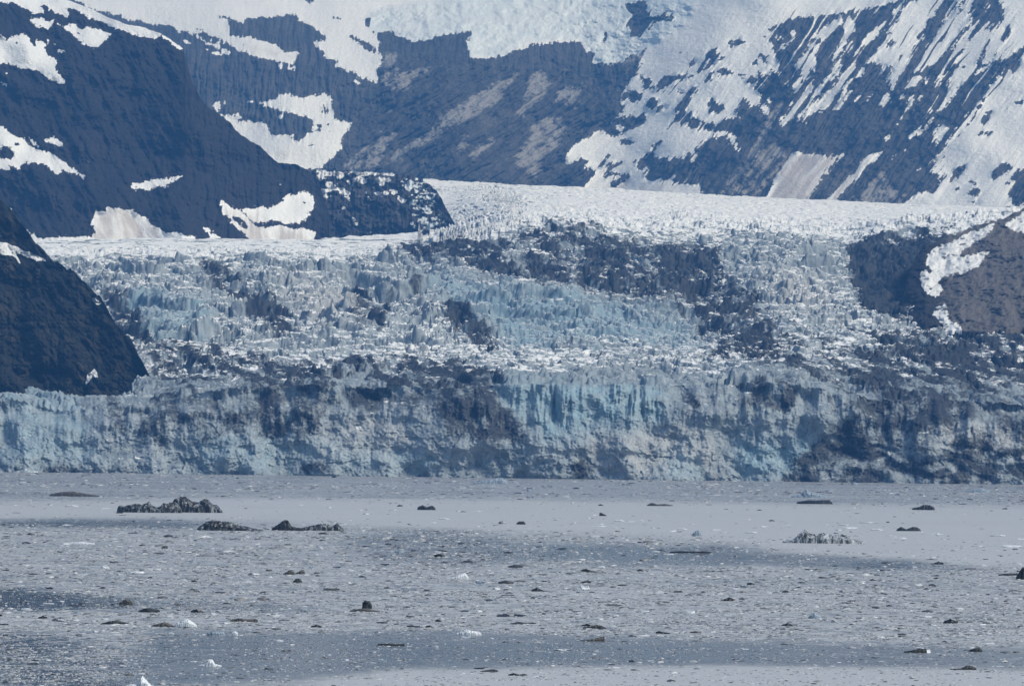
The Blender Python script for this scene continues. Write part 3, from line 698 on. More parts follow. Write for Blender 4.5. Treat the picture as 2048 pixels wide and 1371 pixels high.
def back_streak(X, Y):
    wob = 5 * fbm(X / 40, Y / 40, 9, 2)
    vert = aniso(X + wob, Y, 88, 70, 11, 11, 3)
    diag = aniso(X, Y + wob, 34, 90, 12, 21, 3)
    steep = aniso(X + wob, Y, 52, 100, 13, 31, 3)
    wx = X + 30 * fbm(X / 120, Y / 120, 41, 2)
    w1 = sstep(640, 800, wx) * sstep(60, 190, Y + (wx - 900) * -0.12)
    w2 = sstep(1180, 1350, wx)
    s = 0.45 * vert * (1 - w1) + diag * w1
    return s * (1 - w2) + steep * w2


def feather(X, Y):
    wx = X + 30 * fbm(X / 120, Y / 120, 41, 2)
    vert = aniso(X, Y, 86, 30, 4.2, 711, 3)
    steep = aniso(X, Y, 52, 42, 4.2, 731, 3)
    w2 = sstep(1100, 1250, wx)
    return vert * (1 - w2) + steep * w2


def back_depth(X, Y):
    d = 8900 + (420 - Y) * 2.3
    d = d + sstep(140, -60, Y) * 500 * sstep(1500, 1000, X)
    d = d + 260 * np.exp(-((X - 1180) / 170.0) ** 2) - 0.35 * np.maximum(X - 1250, 0) + 0.15 * np.minimum(X - 700, 0)
    d = d + 80 * fbm(X / 330, Y / 230, 51, 3)
    s = back_streak(X, Y)
    sm = sample(SB2, X, Y)
    d = d + (36 * s) * (1 - 0.93 * sm) + 16 * fbm(X / 28, Y / 22, 61, 5, 0.6) * (1 - 0.85 * sm)
    ice = sample(IB, X, Y)
    d = d + ice * 30 * fbm(X / 45, Y / 26, 66, 5, 0.55)
    return d


def back_attrs(X, Y):
    s = back_streak(X, Y)
    f = 0.65 * fbm(X / 13, Y / 9, 71, 4, 0.65) + 0.75 * fbm(X / 5, Y / 3.6, 75, 3, 0.6)
    b = sample(SB2, X, Y)
    gate = np.clip(4.5 * b * (1 - b), 0, 1)
    bw = sample(SBW, X, Y)
    wide = np.clip(4 * bw * (1 - bw), 0, 1) * sstep(1230, 1330, X) * sstep(430, 330, Y)
    gully = aniso(X + 6 * fbm(X / 60, Y / 60, 43, 2), Y, 54, 170, 8.5, 741, 2)
    sn = sample(SB, X, Y) * 0.70 + sample(SB3, X, Y) * 0.30 + gate * (0.75 * feather(X, Y) + 0.85 * f) + wide * 1.05 * gully
    return {"snow": sn, "streak": 0.5 + 0.5 * s, "scree": sample(SC, X, Y) + (0.5 * s + 0.3 * f) * sstep(0.0, 0.3, sample(SC, X, Y)), "dirt": sample(DB, X, Y), "ice": sample(IB, X, Y)}


rock_back = mountain_material("back_mountain_rock_and_snow", (0.034, 0.036, 0.040), (0.125, 0.122, 0.118), (0.30, 0.295, 0.29), 0.045)
o = mountain("back_mountain", -260, 2310, 1.3, line([(-400, -70), (2500, -70)]), line([(-400, 440), (2500, 440)]), back_depth, rock_back, back_attrs, 2500, 300)
tag(o, "high snowy mountain wall filling the background above the glacier", "mountain", None, "structure")

left_ridge = line([(-400, -90), (-100, -50), (60, -20), (140, 2), (182, 18), (215, 35), (255, 49), (290, 56), (322, 68), (345, 82), (366, 97), (371, 130), (382, 160), (398, 190), (412, 212), (437, 228), (460, 245), (472, 262), (500, 282), (520, 292), (545, 316), (556, 325), (590, 328), (612, 338), (630, 352), (645, 385), (656, 420), (658, 460), (660, 500)])


def left_edge(x):
    return left_ridge(x) + 2.0 * fbm(x / 9.0, x * 0 + 3.3, 5, 3) * sstep(200, 260, x)


def left_streak(X, Y):
    wob = 6 * fbm(X / 45, Y / 45, 10, 2)
    a = aniso(X + wob, Y, 116, 80, 16, 81, 3)
    b = aniso(X + wob, Y, 92, 90, 11, 91, 3)
    w = sstep(330, 420, X + 25 * fbm(X / 90, Y / 90, 44, 2))
    return a * (1 - w) + b * w


def left_depth(X, Y):
    d = 6150 + (480 - Y) * 1.5 + np.maximum(X - 365, 0) * 1.4 + np.minimum(X - 365, 0) * 0.25
    d = d + 70 * fbm(X / 210, Y / 170, 101, 3)
    s = left_streak(X, Y)
    return d + (9 * s + 26 * fbm(X / 62, Y / 50, 111, 7, 0.58)) * (1 - 0.92 * sample(SL2, X, Y))


def left_attrs(X, Y):
    s = left_streak(X, Y)
    f = 0.65 * fbm(X / 13, Y / 9, 121, 4, 0.65) + 0.75 * fbm(X / 5, Y / 3.6, 125, 3, 0.6)
    z = np.zeros_like(X)
    b = sample(SL2, X, Y)
    gate = np.clip(4.5 * b * (1 - b), 0, 1)
    return {"snow": sample(SL, X, Y) * 0.70 + sample(SL3, X, Y) * 0.30 + gate * (0.4 * aniso(X, Y, 74, 22, 4.5, 751, 3) + 0.85 * f), "streak": 0.5 + 0.5 * s, "scree": z, "dirt": sample(DL, X, Y), "ice": z}


rock_left = mountain_material("left_mountain_rock_and_snow", (0.018, 0.019, 0.024), (0.042, 0.039, 0.040), (0.15, 0.14, 0.13), 0.06)
o = mountain("left_mountain", -260, 659, 1.3, left_edge, line([(-400, 530), (700, 530)]), left_depth, rock_left, left_attrs, 900, 250)
tag(o, "dark bluish rock mountain with snow patches at upper left, steep right edge", "mountain", None, "structure")

# dark rock step between the left mountain and the upper glacier
nun_ridge0 = line([(590, 340), (620, 337), (650, 338), (690, 342), (740, 344), (790, 347), (815, 351), (835, 356), (855, 366), (873, 380), (886, 404), (898, 426), (910, 446), (926, 464), (945, 480)])


def nun_ridge(x): return nun_ridge0(x) + 3.0 * fbm(x / 8.0, x * 0 + 1.7, 8, 3)
def nun_streak(X, Y): return aniso(X, Y, 90, 40, 6, 131)


def nun_depth(X, Y):
    return 6760 + (475 - Y) * 1.2 + 22 * fbm(X / 40, Y / 35, 141, 3) + 12 * ridged(X / 16, Y / 14, 151, 3) + 8 * nun_streak(X, Y)


def nun_attrs(X, Y):
    s = nun_streak(X, Y)
    f = fbm(X / 6, Y / 5, 161, 3)
    i = sample(IU, X, Y)
    spk = sstep(0.42, 0.75, fbm(X / 9, Y / 6, 171, 3) + 0.25 * sstep(440, 350, Y)) * 0.6
    return {"snow": np.clip(sample(SU, X, Y), 0, 1) + 0.22 * f + spk * 0.8 + i * (0.42 + 0.5 * fbm(X / 16, Y / 7, 177, 4)), "streak": 0.5 + 0.5 * s, "scree": 0.35 + 0.3 * s, "dirt": np.zeros_like(X), "ice": i * 1.6}


rock_nun = mountain_material("rock_step_and_snow", (0.020, 0.023, 0.030), (0.075, 0.072, 0.075), (0.10, 0.095, 0.10), 0.08)
o = mountain("rock_step", 596, 945, 1.4, nun_ridge, line([(500, 500), (1000, 500)]), nun_depth, rock_nun, nun_attrs, 500, 180)
tag(o, "dark rocky step speckled with snow, between left mountain and upper glacier", "rock outcrop", None, "structure")

# rock shoulder at the right edge
right_ridge = line([(1770, 672), (1790, 650), (1806, 600), (1816, 556), (1832, 512), (1848, 490), (1880, 478), (1925, 462), (1960, 449), (1992, 441), (2008, 436), (2030, 424), (2060, 411), (2200, 376), (2400, 346)])


def right_streak(X, Y): return aniso(X, Y + 5 * fbm(X / 25, Y / 25, 14, 2), 14, 22, 7, 181)


def right_depth(X, Y):
    return 4075 + (668 - Y) * 3.1 - 0.3 * (X - 1830) + 1.6 * np.maximum(1850 - X, 0) + 26 * fbm(X / 60, Y / 50, 191, 3) + 9 * right_streak(X, Y) + 6 * fbm(X / 12, Y / 10, 195, 3)


def right_attrs(X, Y):
    s = right_streak(X, Y)
    z = np.zeros_like(X)
    return {"snow": sample(SR, X, Y) + 0.75 * fbm(X / 7, Y / 5, 201, 4, 0.65) * np.clip(5 * sample(SR, X, Y) * (1 - sample(SR, X, Y)), 0, 1), "streak": 0.5 + 0.5 * s, "scree": 0.62 - 0.9 * sstep(1905, 1850, X) + 0.25 * s + 0.3 * fbm(X / 30, Y / 16, 205, 3) + z, "dirt": z + 0.25, "ice": z}


rock_right = mountain_material("right_rock_and_snow", (0.026, 0.027, 0.032), (0.06, 0.058, 0.060), (0.16, 0.15, 0.145), 0.11)
o = mountain("rock_shoulder", 1772, 2310, 1.4, lambda x: right_ridge(x) + 6 * fbm(x / 14.0, x * 0, 9, 4), line([(1700, 690), (1800, 676), (1850, 668), (1900, 660), (1960, 664), (2010, 660), (2048, 652), (2400, 650)]), right_depth, rock_right, right_attrs, 600, 200)
tag(o, "brownish rock shoulder with snow strips at right edge beside the glacier", "rock outcrop", None, "structure")

# near rock on the left shore
near_ridge = line([(-400, 60), (-100, 310), (0, 406), (20, 425), (41, 457), (69, 490), (94, 518), (114, 527), (139, 543), (163, 567), (192, 592), (212, 629), (229, 653), (253, 678), (269, 710), (286, 739), (300, 767), (306, 790), (310, 830)])


def near_streak(X, Y): return aniso(X + 5 * fbm(X / 30, Y / 30, 12, 2), Y, 122, 50, 11, 211, 3)


def near_depth(X, Y):
    return 3640 + (830 - Y) * 0.95 + np.maximum(X, 0) * 0.12 + 34 * fbm(X / 90, Y / 90, 221, 3) + 5 * near_streak(X, Y) + 16 * (ridged(X / 34, Y / 30, 231, 6, 0.6) - 0.4)


def near_attrs(X, Y):
    s = near_streak(X, Y)
    z = np.zeros_like(X)
    return {"snow": sample(SN, X, Y) + 0.12 * fbm(X / 5, Y / 4, 241, 3), "streak": 0.5 + 0.5 * s, "scree": 0.2 + 0.8 * fbm(X / 40, Y / 45, 251, 5, 0.6) + z, "dirt": z, "ice": z}


rock_near = mountain_material("near_rock", (0.010, 0.014, 0.015), (0.042, 0.043, 0.036), (0.055, 0.050, 0.036), 0.12)
o = mountain("rock_headland", -300, 318, 1.4, lambda x: near_ridge(x - 8) + 9 * fbm(x / 20.0, x * 0, 19, 6, 0.6), line([(-400, 850), (400, 850)]), near_depth, rock_near, near_attrs, 260, 60)
tag(o, "dark green-black rock headland at left edge behind the ice front", "rock outcrop", None, "structure")

# ------------------------------------------------------------------ glacier
gx = widen(np.arange(-260, 2310, 1.75))
front_y = line([(-300, 938), (0, 941), (500, 945), (1024, 956), (1600, 966), (2048, 974), (2400, 980)])
top_y = line([(-300, 794), (0, 798), (100, 814), (160, 822), (300, 812), (380, 790), (480, 778), (640, 770), (800, 774), (900, 776), (1000, 766), (1300, 768), (1420, 768), (1500, 764), (1600, 768), (1700, 790), (1760, 796), (1900, 798), (2048, 812), (2400, 820)])
mid_y = line([(-300, 740), (250, 715), (300, 700), (700, 702), (1000, 700), (1400, 690), (1550, 660), (1700, 650), (1850, 655), (2048, 655), (2400, 655)])
crest_y = line([(-300, 520), (80, 506), (250, 510), (400, 505), (560, 505), (700, 510), (820, 500), (900, 480), (1000, 468), (1300, 462), (1500, 470), (1700, 480), (1850, 455), (2000, 438), (2400, 425)])
end_y = line([(-300, 478), (60, 482), (300, 476), (620, 479), (790, 468), (836, 464), (846, 357), (900, 362), (1000, 366), (1200, 375), (1400, 388), (1600, 398), (1700, 402), (1850, 409), (2048, 416), (2400, 425)])
end_d = line([(-300, 6000), (640, 6100), (836, 6300), (846, 8700), (2400, 8700)])


def base_line(x, yline, dist):
    return at(x, yline(x), dist)


# ice front: from the water up to the jagged top
nf = 150
tf = np.linspace(0, 1, nf)[:, None]
jag = 10.0 * fbm(gx / 70.0, gx * 0 + 2.2, 301, 4) + (3.0 + 4.0 * sstep(420, 150, gx)) * (ridged(gx / 13.0, gx * 0 + 7.2, 305, 3) - 0.4)
ty = top_y(gx) - jag * 1.2
Yf = front_y(gx)[None] + 3 + (ty - front_y(gx) - 3)[None] * tf
Xf = np.broadcast_to(gx, Yf.shape)
Wx = (Xf - CX) * 0.45                        # metres along the front
Wz = (front_y(gx)[None] - Yf) * 0.45         # metres above the water
slump = sstep(1.05, -0.25, tf) ** 1.2
tf0 = tf
tf = np.clip((front_y(gx)[None] - Yf) / (front_y(gx) - top_y(gx))[None], 0, 1.1)
vert_w = sstep(0.35, 0.75, tf + 0.15 * fbm(Wx / 60, Wz / 60, 311, 2))
relief = 26 * fbm(Wx / 80, Wz / 75, 321, 4)
flute = (1 + 0.8 * sample(BL, Xf, Yf) * sstep(900, 1000, Xf)) * (8.5 * fbm(Wx / 15, Wz / 60, 331, 4) + 2.0 * ridged(Wx / 5.0, Wz / 30, 341, 3)) * (0.35 + 1.1 * sstep(-0.4, 0.5, fbm(Wx / 50, Wz / 60, 333, 2)))
f1, f2, cid, ox, oy = worley(Wx / 13 + 0.4 * fbm(Wx / 9, Wz / 9, 345, 2), Wz / 13, 347)
lumps = 6.5 * (ridged(Wx / 46, Wz / 30, 351, 4, 0.42) - 0.4) + 3.0 * (cid / 255.0 - 0.5) + 1.4 * fbm(Wx / 6, Wz / 6, 361, 3)
fold = 1.8 * np.sin((Wz * 1.2 + Wx * 0.28 + 16 * fbm(Wx / 60, Wz / 45, 371, 3)) / 2.6) * sstep(200, 330, Wx)
fine = 1.3 * fbm(Wx / 2.2, Wz / 2.4, 381, 3)
f1b, f2b, cidb, oxb, oyb = worley(Wx / 5.5, Wz / 6.5, 391)
chip = 2.0 * (cidb / 255.0 - 0.5)
B1, B2, BID, BX, BY = worley(Wx / 30 + 0.5 * fbm(Wx / 25, Wz / 25, 393, 3), Wz / 26 + 0.5 * fbm(Wx / 25, Wz / 25, 394, 3), 395)
facets = 2.5 * (BID / 255.0 - 0.5) * sstep(0.0, 0.35, B2 - B1) + 5 * ((BID % 16) / 15.0 - 0.5) * BX * sstep(0.0, 0.35, B2 - B1)
lean_back = -34 * (1 - 0.85 * sample(BL, Xf, Yf) * sstep(900, 1000, Xf)) * sstep(0.70, 1.0, tf + 0.12 * fbm(Wx / 35, Wz / 40, 396, 3))
toward = facets + lean_back + relief + flute * vert_w + lumps * (1 - 0.6 * vert_w) + fold * (1 - vert_w) + fine + chip + slump * 55
dface = 3540 - toward
Pface = at(Xf, Yf, dface)

# crevassed surface: distance grows from the front to the crest of the icefall, then over the flat upper basin
segs = [(top_y, 3578.0, mid_y, 4120.0, 260), (mid_y, 4120.0, crest_y, 5250.0, 470), (crest_y, 5250.0, end_y, None, 230)]
Xs, Ys, Ds, part = [], [], [], []
for k, (ya, da, yb, db, n) in enumerate(segs):
    t = np.linspace(0, 1, n, endpoint=(k == 2))[:, None]
    a, b = ya(gx), yb(gx)
    Ys.append(a[None] + (b - a)[None] * t + ((ty - a)[None] * np.exp(-t * 30) if k == 0 else 0))
    dbv = end_d(gx) if db is None else np.full_like(gx, db)
    tt = t if k < 2 else t ** (0.45 + 0.8 * sstep(880, 1060, gx))[None]
    Ds.append(da + (dbv - da)[None] * tt)
    part.append(np.full((n, len(gx)), k + t))
Yg, Dg, Pt = np.concatenate(Ys), np.concatenate(Ds), np.concatenate(part)
Xg = np.broadcast_to(gx, Yg.shape)
Pg = at(Xg, Yg, Dg)
WX, WY = Pg[..., 0], Pg[..., 1]
cov = sample(CO, Xg, Yg)
deb = sample(DE, Xg, Yg)
calm = sstep(2.12, 2.72, Pt + 0.1 * fbm(Xg / 120, Yg / 60, 400, 2))           # smooth upper basin
plateau = sstep(1.86, 2.0, Pt) * (Xg < 860)
centre = sample(BL, Xg, Yg)
fall = sstep(0.92, 1.1, Pt) * (1 - calm) * (1 - 0.85 * plateau)          # 1 on the icefall
amp = 5.6 + 0.6 * fall
amp = amp * (1 - 0.92 * calm) * (1 - 0.5 * plateau) * (0.6 + 0.9 * sstep(-0.3, 0.5, fbm(WX / 120, WY / 120, 399, 3)))
amp = amp * (1 - 0.5 * centre * fall) * (1 - 0.45 * sstep(1.7, 2.0, Pt) * (Xg > 860))
wx_ = WX + 16 * fbm(WX / 50, WY / 50, 401, 3)
wy_ = WY + 16 * fbm(WX / 50, WY / 50, 405, 3) + 0.16 * WX
step_big = 13 * fbm(wx_ / 130, wy_ / 90, 411, 3) * fall
terr = (wy_ + 75 * fbm(WX / 130, WY / 130, 415, 3)) / 135.0
saw = terr - np.floor(terr)
tcl = 0.84
hcl = 17 + 30 * sstep(-0.4, 0.5, fbm(WX / 140, np.floor(terr) * 3.7, 417, 2))
terrace = (np.where(saw < tcl, 1 - saw / tcl, (saw - tcl) / (1 - tcl)) - 0.5) * hcl * fall * (0.2 + 0.28 * sstep(960, 800, Xg)) + 5.0 * fall * (ridged(WX / 24, WY / 18, 419, 4) - 0.45)
F1, F2, CID, OX, OY = worley(wx_ / 40, wy_ / 34, 421)
G1, G2, CIE, PX, PY = worley(wx_ / 11, wy_ / 12, 431)
tilt = ((CID % 16) / 15.0 - 0.5) * OX + ((CID // 16) / 15.0 - 0.35) * OY
blocks = (CID / 255.0 - 0.5) * 1.6 + tilt * 1.0
small = (CIE / 255.0 - 0.5) * 0.72 + ((CIE % 16) / 15.0 - 0.5) * PX * 0.5
crack = -(1 - sstep(0.0, 0.13, F2 - F1)) * 0.9 - (1 - sstep(0.0, 0.15, G2 - G1)) * 0.35
spiky = centre * fall * 2.5 * (ridged(WX / 10, WY / 10, 437, 3) - 0.45)
lean = (5.0 * OY + 1.6 * PY) * (1 - 0.6 * calm)          # tops of the blocks lean down the glacier
hz = amp * (blocks + small + crack) + lean + step_big + terrace + spiky
hz = hz + amp * 0.22 * fbm(WX / 4, WY / 5, 441, 3)
crev = ridged(wx_ / 420 + 0.25 * fbm(WX / 160, WY / 160, 451, 2), wy_ / 46, 455, 3)
hz = hz - (calm * 9.0 + plateau * (1 - calm) * 4.0) * sstep(0.55, 0.85, crev) + calm * 1.5 * fbm(WX / 30, WY / 30, 461, 3)
hz = hz * sstep(0.0, 0.018, Pt)              # meets the top of the ice front
Pg = Pg.copy()
Pg[..., 2] += hz
# flat continuation behind the crest
tail = []
for k in (300, 1200, 2600):
    b = Pg[-1:].copy()
    b[..., 1] += k
    b[..., 2] -= k * 0.01
    tail.append(b)
foot = Pface[:1].copy(); foot[..., 2] = -4.0
Pall = np.concatenate([foot, Pface, Pg[1:]] + tail, 0)


def ext(a, b):
    return np.concatenate([a[:1], a, b[1:], np.repeat(b[-1:], len(tail), 0)], 0)


one_f = np.ones_like(Xf)
pf_deb = sample(DE, Xf, Yf) + 0.6 * fbm(Wx / 22, Wz / 24, 471, 5, 0.6) * sstep(0.1, 0.5, sample(DE, Xf, Yf)) + 0.28 * fbm(Wx / 30, Wz / 22, 473, 4)
pf_deb = pf_deb + 0.55 * sstep(0.62, 0.9, np.sin((Wz * 1.2 + Wx * 0.28 + 16 * fbm(Wx / 60, Wz / 45, 371, 3)) / 4.2) * 0.5 + 0.5) * sstep(240, 330, Wx) * (1 - vert_w) * 0.7
attrs = {
    "debris": ext(pf_deb, deb + (0.35 * fbm(WX / 30, WY / 42, 481, 4) + 0.85 * aniso(Xg + 14 * fbm(Xg / 60, Yg / 60, 491, 2), Yg + 8 * fbm(Xg / 70, Yg / 40, 492, 2), -22, 150, 13, 493, 3) + 0.42 * (CIE / 255.0 - 0.5) + 0.3 * (CID / 255.0 - 0.5)) * (0.25 + 0.75 * sstep(0.1, 0.4, deb)) * (1 - 0.7 * sstep(0.95, 1.2, deb)) + 0.25 * fbm(WX / 60, WY / 50, 485, 4) * (1 - 0.6 * sample(BL, Xg, Yg))),
    "blue": ext(sample(BL, Xf, Yf) * (0.55 + 0.45 * sstep(700, 1000, Xf)), centre),
    "front": ext(one_f, np.zeros_like(Xg)),
    "pale": ext(sample(PA, Xf, Yf), sample(PA, Xg, Yg)),
    "cover": ext(one_f * -0.9, cov - 1.4 * sstep(0.45, 0.05, Pt + 0.25 * fbm(WX / 40, WY / 40, 489, 3))),
    "cell": ext(cidb / 255.0, CIE / 255.0),
}
m = N("glacier_ice")
n_big = m.noise(0.018, 5, 0.6, dist=0.8)
n_big2 = m.noise(0.028, 4, 0.6)
n_mid = m.noise(0.07, 7, 0.68, dist=0.6)
n_swirl = m.noise(0.024, 9, 0.68, dist=2.6)
n_streak = m.noise(0.30, 5, 0.65, (1, 1, 0.14), (0.3, 0.5, 0), 0.4)
n_fine = m.noise(0.5, 4, 0.65)
n_ledge = m.math("MAXIMUM", m.noise(0.36, 4, 0.6, (0.22, 0.22, 1.1)), m.noise(0.17, 4, 0.6, (0.35, 0.30, 1.0)))
ice = m.mix(m.step(n_mid, 0.3, 0.72), (0.17, 0.22, 0.26), (0.36, 0.41, 0.45))
ice = m.mix(m.mul(m.step(m.add(m.mul(m.attr("blue"), 0.7), m.mul(m.add(n_big, -0.5), 1.6)), 0.15, 0.95), 0.8), ice, (0.21, 0.33, 0.41))
ice = m.mix(m.mul(m.attr("pale"), m.step(n_mid, 0.3, 0.6)), ice, (0.43, 0.445, 0.46))
clean = m.math("SUBTRACT", 1.0, m.mul(m.attr("blue"), 0.85), True)
ice = m.mix(m.mul(m.attr("front"), 0.10), ice, (0.46, 0.52, 0.56))
ice = m.mix(m.mul(m.mul(m.attr("front"), m.attr("blue")), m.mul(m.step(n_mid, 0.3, 0.68), 0.7)), ice, (0.27, 0.44, 0.53))
ice = m.mix(m.mul(m.mul(m.step(n_swirl, 0.48, 0.76), clean), m.math("SUBTRACT", 0.8, m.mul(m.attr("front"), 0.05))), ice, (0.115, 0.115, 0.125))
ice = m.mix(m.mul(m.step(n_streak, 0.48, 0.74), 0.55), ice, (0.13, 0.18, 0.24))
ice = m.mix(m.mul(m.step(m.attr("cell"), 0.5, 1.0), 0.3), ice, (0.42, 0.47, 0.50))
cr1 = m.math("ABSOLUTE", m.add(m.noise(0.085, 5, 0.62, (1, 1, 0.30), (0, 0.15, 0), 0.9), -0.5))
cr2 = m.math("ABSOLUTE", m.add(m.noise(0.055, 6, 0.66, (0.7, 1, 1.3), (0, -0.6, 0), 1.6), -0.5))
frac = m.math("SUBTRACT", 1.0, m.math("MINIMUM", m.step(cr1, 0.0, 0.020), m.step(cr2, 0.0, 0.014)))
ice = m.mix(m.mul(m.mul(frac, m.attr("front")), m.mul(m.step(n_big2, 0.35, 0.6), 0.75)), ice, (0.07, 0.105, 0.145))
dcol = m.mix(m.step(n_fine, 0.35, 0.75), (0.006, 0.010, 0.018), (0.028, 0.033, 0.044))
dm = m.step(m.add(m.attr("debris"), m.add(m.mul(m.add(n_streak, -0.5), 1.4), m.mul(m.add(n_swirl, -0.5), 1.3))), 0.22, 0.92)
ice = m.mix(m.mul(dm, 0.93), ice, dcol)
nz = m.normal_z()
sv = m.add(m.add(nz, m.mul(m.attr("cover"), 0.20)), m.add(m.mul(m.add(n_fine, -0.5), 0.5), m.add(m.mul(m.mul(m.add(n_ledge, -0.5), m.step(m.add(n_big2, m.mul(m.attr("blue"), -0.22)), 0.25, 0.58)), 1.9), m.add(m.mul(dm, -0.08), m.mul(m.step(m.attr("debris"), 0.85, 1.2), -0.5)))))
sk = m.step(sv, 0.91, 1.10)
col = m.mix(sk, ice, SNOW)
m.bump(m.add(m.mul(n_fine, 1.1), n_streak), 0.45, 1.2)
glacier_mat = m.finish(col, 0.7, 0.3)
o = add_sheet("glacier", Pall, glacier_mat, attrs)
tag(o, "crevassed blue and grey tidewater glacier with a steep ice front at the water", "glacier", None, "structure")

# ------------------------------------------------------------------ water with slush
wy0 = np.concatenate([np.array([4200, 3200, 2600, 2100, 1750, 1550, 1460]), np.arange(1410, 936, -1.6)])
wx0 = widen(np.arange(-320, 2372, 3.0), reach=9000.0)
XX, YY = np.meshgrid(wx0, wy0)
YY = YY + (XX - CX) * math.tan(ROLL)
PW = on_water(XX, YY)
lim = PW[..., 1] > 3700
slush = Mask()
slush.a[:] = 0.86
slush.polys([[(-320, 930), (2370, 930), (2370, 1018), (-320, 994)]], 0.70, 0)
slush.poly([(-320, 1012), (0, 1008), (300, 1000), (600, 997), (1200, 1003), (2370, 1016), (2370, 1140), (2048, 1134), (1700, 1118), (1500, 1090), (1400, 1078), (1200, 1068), (900, 1056), (680, 1046), (560, 1040), (300, 1037), (-320, 1034)], 1.15, 0.05)
slush.poly([(-320, 1036), (280, 1038), (420, 1046), (380, 1056), (100, 1054), (-320, 1052)], 0.22, 0.1)
slush.poly([(-320, 1172), (0, 1176), (120, 1186), (260, 1196), (310, 1206), (250, 1218), (-320, 1220)], 0.0, 0.1)
slush.poly([(690, 1066), (860, 1062), (980, 1076), (1120, 1090), (1080, 1122), (900, 1132), (760, 1120), (680, 1090)], 0.42, 0.15)
slush.poly([(1000, 1092), (1400, 1088), (1700, 1112), (2048, 1136), (1900, 1140), (1500, 1128), (1200, 1132), (1020, 1120)], 0.34, 0.12)
slush.poly([(-320, 1262), (90, 1264), (200, 1288), (150, 1310), (280, 1330), (180, 1350), (330, 1380), (-320, 1420)], 0.34, 0.12)
slush.poly([(300, 1250), (500, 1262), (900, 1258), (1300, 1272), (1700, 1288), (2370, 1296), (2370, 1342), (2048, 1338), (1400, 1326), (1000, 1334), (760, 1338), (600, 1356), (240, 1371), (260, 1300)], 0.50, 0.08)
slush.poly([(640, 1420), (620, 1366), (760, 1342), (1000, 1338), (1400, 1330), (2048, 1342), (2370, 1348), (2370, 1420)], 1.2, 0.04)
slush.poly([(200, 1190), (420, 1202), (700, 1215), (560, 1226), (260, 1212)], 0.40, 0.1)
def hblur(a, r):
    for _ in range(2):
        c = np.cumsum(np.pad(a, [(0, 0), (r + 1, r)], mode='edge'), axis=1, dtype=np.float64)
        a = ((c[:, 2 * r + 1:] - c[:, :-2 * r - 1]) / (2 * r + 1)).astype(np.float32)
    return a


SLU = hblur(slush.blurred(5), 40)
smooth_m = Mask()
smooth_m.poly([(-320, 1012), (0, 1008), (300, 1000), (600, 997), (1200, 1003), (2370, 1016), (2370, 1140), (2048, 1134), (1700, 1118), (1500, 1090), (1400, 1078), (1200, 1068), (900, 1056), (680, 1046), (560, 1040), (300, 1037), (-320, 1034)], 1.0, 0.05)
smooth_m.poly([(300, 1250), (500, 1262), (900, 1258), (1300, 1272), (1700, 1288), (2370, 1296), (2370, 1420), (240, 1420), (260, 1300)], 0.85, 0.05)
smooth_m.poly([(1040, 1092), (1400, 1088), (1700, 1112), (2048, 1136), (1900, 1140), (1500, 1128), (1200, 1128)], 0.6, 0.1)
SMO = hblur(smooth_m.blurred(8), 60)
m = N("water_and_slush")
sl = m.attr("slush")
calm_a = m.attr("calm")
bits = m.noise(0.55, 3, 0.6, (1, 1, 1))
bits2 = m.noise(0.12, 4, 0.6)
vor = m.voronoi(0.7)
sep = m.new("ShaderNodeSeparateColor")
m.t.links.new(vor, sep.inputs[0])
cellv = sep.outputs[0]
rough_part = m.math('SUBTRACT', 1.0, calm_a, True)
tex = m.add(m.mul(m.add(cellv, -0.5), 0.75), m.add(m.mul(m.add(bits, -0.5), 1.1), m.mul(m.add(bits2, -0.5), 1.2)))
v = m.add(sl, m.mul(m.mul(tex, m.add(m.mul(rough_part, 0.85), 0.12)), 1.0))
v = m.add(v, m.mul(m.add(m.noise(0.012, 5, 0.6, (0.6, 1, 1), dist=1.0), -0.5), 0.75))
amount = m.step(v, 0.12, 0.80)
slushcol = m.mix(m.step(v, 0.55, 1.15), (0.265, 0.277, 0.292), (0.455, 0.466, 0.478))
col = m.mix(amount, (0.016, 0.030, 0.055), slushcol)
rr = m.new("ShaderNodeMapRange")
m.put(rr.inputs["Value"], amount)
rr.inputs["To Min"].default_value = 0.10
rr.inputs["To Max"].default_value = 0.42
m.bump(m.add(bits, m.mul(cellv, 0.5)), 0.35, 0.12)
water_mat = m.finish(col, rr.outputs[0], 0.5)
m.bsdf.inputs["IOR"].default_value = 1.33
# rows beyond the ice front are clamped onto the water plane under the ice
k = np.where(lim, 3700 / np.maximum(PW[..., 1], 1), 1.0)
PW[..., 0] *= k
PW[..., 1] *= k
PW[..., 2] = 0.0
o = add_sheet("water", PW[::-1], water_mat, {"slush": sample(SLU, XX, YY)[::-1], "calm": sample(SMO, XX, YY)[::-1]})
tag(o, "grey fjord water covered with slush and brash ice in front of the glacier", "water", None, "structure")

# ------------------------------------------------------------------ floating ice
def ice_material(name, dark, light, lo, hi, stretch=(1, 1, 0.35), scale=1.2):
    m = N(name)
    n1 = m.noise(scale, 4, 0.65, stretch)
    n2 = m.noise(scale * 4, 3, 0.6)
    c = m.mix(m.step(m.add(m.mul(n1, 0.75), m.mul(n2, 0.25)), lo, hi), dark, light)
    m.bump(n2, 0.6, 0.15)
    return m.finish(c, 0.45, 0.5)


